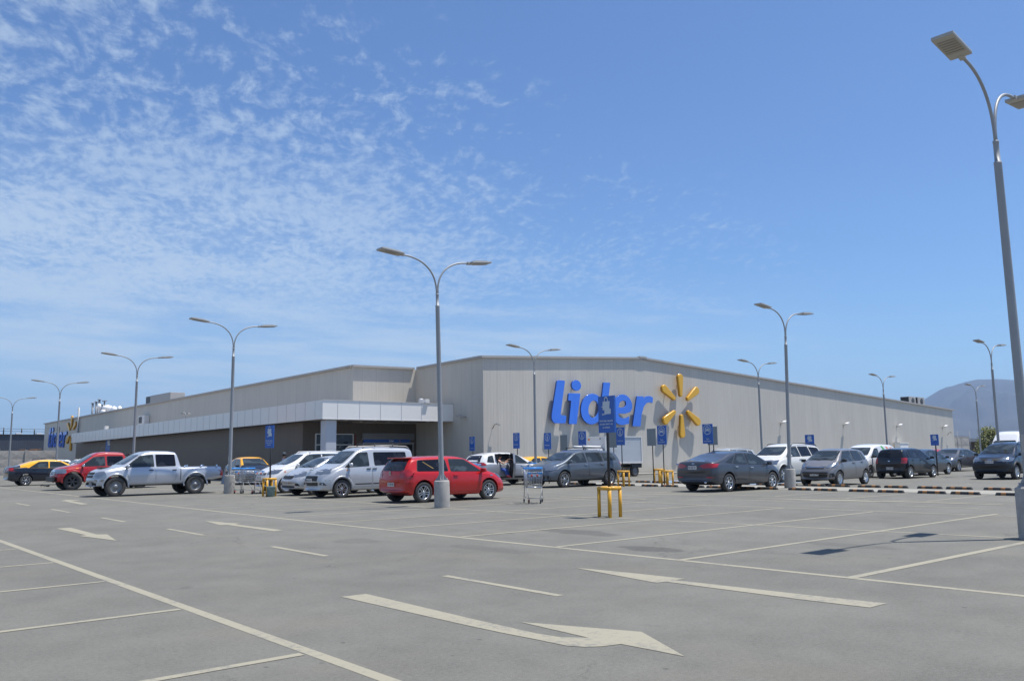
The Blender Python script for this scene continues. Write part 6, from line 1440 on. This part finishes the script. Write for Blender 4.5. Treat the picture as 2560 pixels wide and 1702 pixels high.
# ------------------------------------------------------------------ people
def person(name, J, loc, rz, lab, mats, hair=True, hat=None):
    """J: joint positions; one skinned body with shirt, trousers as child shells"""
    t = empty(name, loc, rz); tag(t, lab, 'person')
    edges = [('pelvis', 'waist'), ('waist', 'chest'), ('chest', 'neck'), ('neck', 'head0'), ('head0', 'head1')]
    rad = dict(pelvis=.135, waist=.115, chest=.13, neck=.055, head0=.085, head1=.075)
    for s in ('l', 'r'):
        edges += [('chest', 'sh'+s), ('sh'+s, 'el'+s), ('el'+s, 'wr'+s), ('wr'+s, 'ha'+s), ('pelvis', 'hi'+s), ('hi'+s, 'kn'+s), ('kn'+s, 'an'+s), ('an'+s, 'to'+s)]
        rad.update({'sh'+s: .055, 'el'+s: .040, 'wr'+s: .026, 'ha'+s: .034, 'hi'+s: .085, 'kn'+s: .058, 'an'+s: .040, 'to'+s: .032})
    J = {k: Vector(v) for k, v in J.items()}
    for s in ('l', 'r'):
        d = (J['wr'+s]-J['el'+s]).normalized(); J['ha'+s] = J['wr'+s]+d*.07
        sd = d.cross(Vector((0, 0, 1))).normalized() if abs(d.z) < .95 else Vector((1, 0, 0)); dn = d.cross(sd)
        for q in range(4):
            L = (.065, .075, .07, .055)[q]; b0 = J['ha'+s]+sd*(.027-.018*q)
            J['f%d%sa' % (q, s)] = b0+d*.03; J['f%d%sb' % (q, s)] = b0+d*(.03+L*.5)+dn*.008; J['f%d%sc' % (q, s)] = b0+d*(.03+L*.85)+dn*.03
            edges += [('ha'+s, 'f%d%sa' % (q, s)), ('f%d%sa' % (q, s), 'f%d%sb' % (q, s)), ('f%d%sb' % (q, s), 'f%d%sc' % (q, s))]
            for e in 'abc': rad['f%d%s%s' % (q, s, e)] = .0085
        J['t'+s+'a'] = J['wr'+s]+d*.03+sd*.04; J['t'+s+'b'] = J['wr'+s]+d*.075+sd*.058+dn*.01; rad['t'+s+'a'] = .011; rad['t'+s+'b'] = .009
        edges += [('ha'+s, 't'+s+'a'), ('t'+s+'a', 't'+s+'b')]
    def skin(nm, es, m, grow=0., lev=2):
        ks = []
        for a_, b_ in es:
            for q in (a_, b_):
                if q not in ks: ks.append(q)
        me = bpy.data.meshes.new(nm); me.from_pydata([J[q] for q in ks], [(ks.index(a_), ks.index(b_)) for a_, b_ in es], [])
        o = bpy.data.objects.new(nm, me); C.objects.link(o); o.modifiers.new('s', 'SKIN'); sm = o.modifiers.new('q', 'SUBSURF'); sm.levels = lev; sm.render_levels = lev
        for i, q in enumerate(ks):
            me.skin_vertices[0].data[i].radius = (rad[q]+grow, (rad[q]+grow)*(.82 if q in ('pelvis', 'waist', 'chest') else 1)); me.skin_vertices[0].data[i].use_root = (i == 0)
        m2 = bpy.data.meshes.new_from_object(o.evaluated_get(bpy.context.evaluated_depsgraph_get())); bpy.data.objects.remove(o)
        return wrap(nm, m2, m, t)
    skin('body', edges, m_skin)
    skin('shirt', [('waist', 'chest'), ('pelvis', 'waist')]+[('chest', 'sh'+s) for s in 'lr'], mats[0], .016)
    skin('trousers', [('pelvis', 'hil'), ('hil', 'knl'), ('knl', 'anl'), ('pelvis', 'hir'), ('hir', 'knr'), ('knr', 'anr')], mats[1], .014)
    for s in 'lr':
        bm = bmesh.new(); a_, b_ = J['an'+s], J['to'+s]; d = (b_-a_).normalized()
        tube(bm, [a_-d*.05+Vector((0, 0, -.02)), a_+Vector((0, 0, -.02)), b_+Vector((0, 0, -.005)), b_+d*.04], [.035, .05, .042, .02], 10); obj('shoe', bm, mats[2], t, True)
    c = (J['head0']+J['head1'])/2; fd = Vector(J['face']).normalized(); sd = fd.cross(Vector((0, 0, 1))).normalized()
    bm = bmesh.new(); rot = fd.to_track_quat('X', 'Z').to_matrix().to_4x4()
    bmesh.ops.create_icosphere(bm, subdivisions=3, radius=1, matrix=Matrix.Translation(c+Vector((0, 0, .04))-fd*.022) @ rot @ Matrix.Diagonal((.105, .092, .115, 1)))
    if hair: bmesh.ops.create_icosphere(bm, subdivisions=2, radius=1, matrix=Matrix.Translation(c-fd*.075+Vector((0, 0, -.07))) @ rot @ Matrix.Diagonal((.055, .085, .15, 1)))
    obj('hair', bm, m_hair, t, True)
    bm = bmesh.new()
    for s in (-1, 1):
        bmesh.ops.create_icosphere(bm, subdivisions=1, radius=.011, matrix=Matrix.Translation(c+fd*.088+sd*s*.032+Vector((0, 0, .005))))
        bmesh.ops.create_icosphere(bm, subdivisions=1, radius=.018, matrix=Matrix.Translation(c+sd*s*.088))
    obj('eyes_and_ears', bm, m_skin, t, True)
    bm = bmesh.new(); tube(bm, [c+fd*.085+Vector((0, 0, .01)), c+fd*.105+Vector((0, 0, -.03))], [.008, .014], 6); tube(bm, [c+fd*.088+sd*.02+Vector((0, 0, -.055)), c+fd*.088-sd*.02+Vector((0, 0, -.055))], .006, 5); obj('nose_and_mouth', bm, mat('lips', (.42, .18, .13), .6), t, True)
    if hat:
        bm = bmesh.new(); z = c.z+.06; lathe(bm, [(.17, 0), (.10, .015), (.098, .09), (.06, .12), (0, .125)], 20, c=(c.x, c.y, z)); seal(bm); obj('hat', bm, hat, t)
    return t
# person sitting on the rear seat, legs out of the open door (frame of the car: +x forward, -y out of the door)
person('person', dict(pelvis=(-.72, -.62, .80), waist=(-.74, -.63, .93), chest=(-.76, -.66, 1.08), neck=(-.74, -.68, 1.20), head0=(-.72, -.69, 1.27), head1=(-.71, -.69, 1.37), face=(.8, -.6, 0),
    shl=(-.62, -.62, 1.14), ell=(-.50, -.74, 1.02), wrl=(-.38, -.80, 1.13), shr=(-.86, -.78, 1.13), elr=(-.72, -.96, 1.00), wrr=(-.50, -.98, 1.08),
    hil=(-.64, -.66, .76), knl=(-.50, -.94, .72), anl=(-.40, -.98, .42), tol=(-.34, -1.04, .38), hir=(-.80, -.70, .76), knr=(-.68, -1.00, .72), anr=(-.52, -1.02, .46), tor=(-.44, -1.08, .42)),
    (CX, CY, 0), 0, 'person in pink top and blue jeans sitting in the open rear door of the crossover', (m_pink, m_denim, m_shoe))
def stander(loc, rz, lab, mats, hat=None, h=1.):
    J = dict(pelvis=(0, 0, .95), waist=(0, 0, 1.1), chest=(0, 0, 1.30), neck=(0, 0, 1.47), head0=(.01, 0, 1.54), head1=(.01, 0, 1.64), face=(1, 0, 0))
    for s, g in (('l', 1), ('r', -1)):
        J.update({'sh'+s: (0, g*.17, 1.40), 'el'+s: (-.04, g*.22, 1.14), 'wr'+s: (.06, g*.20, .92), 'hi'+s: (0, g*.09, .90), 'kn'+s: (.05*g, g*.10, .50), 'an'+s: (.09*g-.04, g*.10, .09), 'to'+s: (.09*g+.08, g*.11, .035)})
    J = {k: (v[0]*h, v[1]*h, v[2]*h) if k != 'face' else v for k, v in J.items()}
    return person('person', J, (*loc, 0), rz, lab, mats, False, hat)
stander((21.6, 45.9), R(0), 'person in a pale hat and lilac top walking behind the white five-door car', (mat('lilac', (.45, .42, .55), .8), m_dgrey, m_black), mat('straw', (.50, .47, .38), .8), .97)
stander((27.6, 42.6), R(180), 'person whose dark hair just shows above the roof of the silver van at the entrance', (mat('brown_cloth', (.16, .08, .05), .8), m_dgrey, m_black), None, .86)

# ------------------------------------------------------------------ haze
HAZE = 1.25e-4
bm = bmesh.new(); box(bm, (0, 0, 237), (18600, 18600, 480)); hz = obj('haze', bm, bpy.data.materials.new('haze_air')); tag(hz, kind='stuff')
hm = hz.data.materials[0]; hm.use_nodes = True; hm.node_tree.nodes.clear()
vo = hm.node_tree.nodes.new('ShaderNodeVolumePrincipled'); vo.inputs['Density'].default_value = HAZE; vo.inputs['Color'].default_value = (.46, .68, 1, 1); vo.inputs['Anisotropy'].default_value = .2
ou = hm.node_tree.nodes.new('ShaderNodeOutputMaterial'); hm.node_tree.links.new(vo.outputs[0], ou.inputs['Volume'])
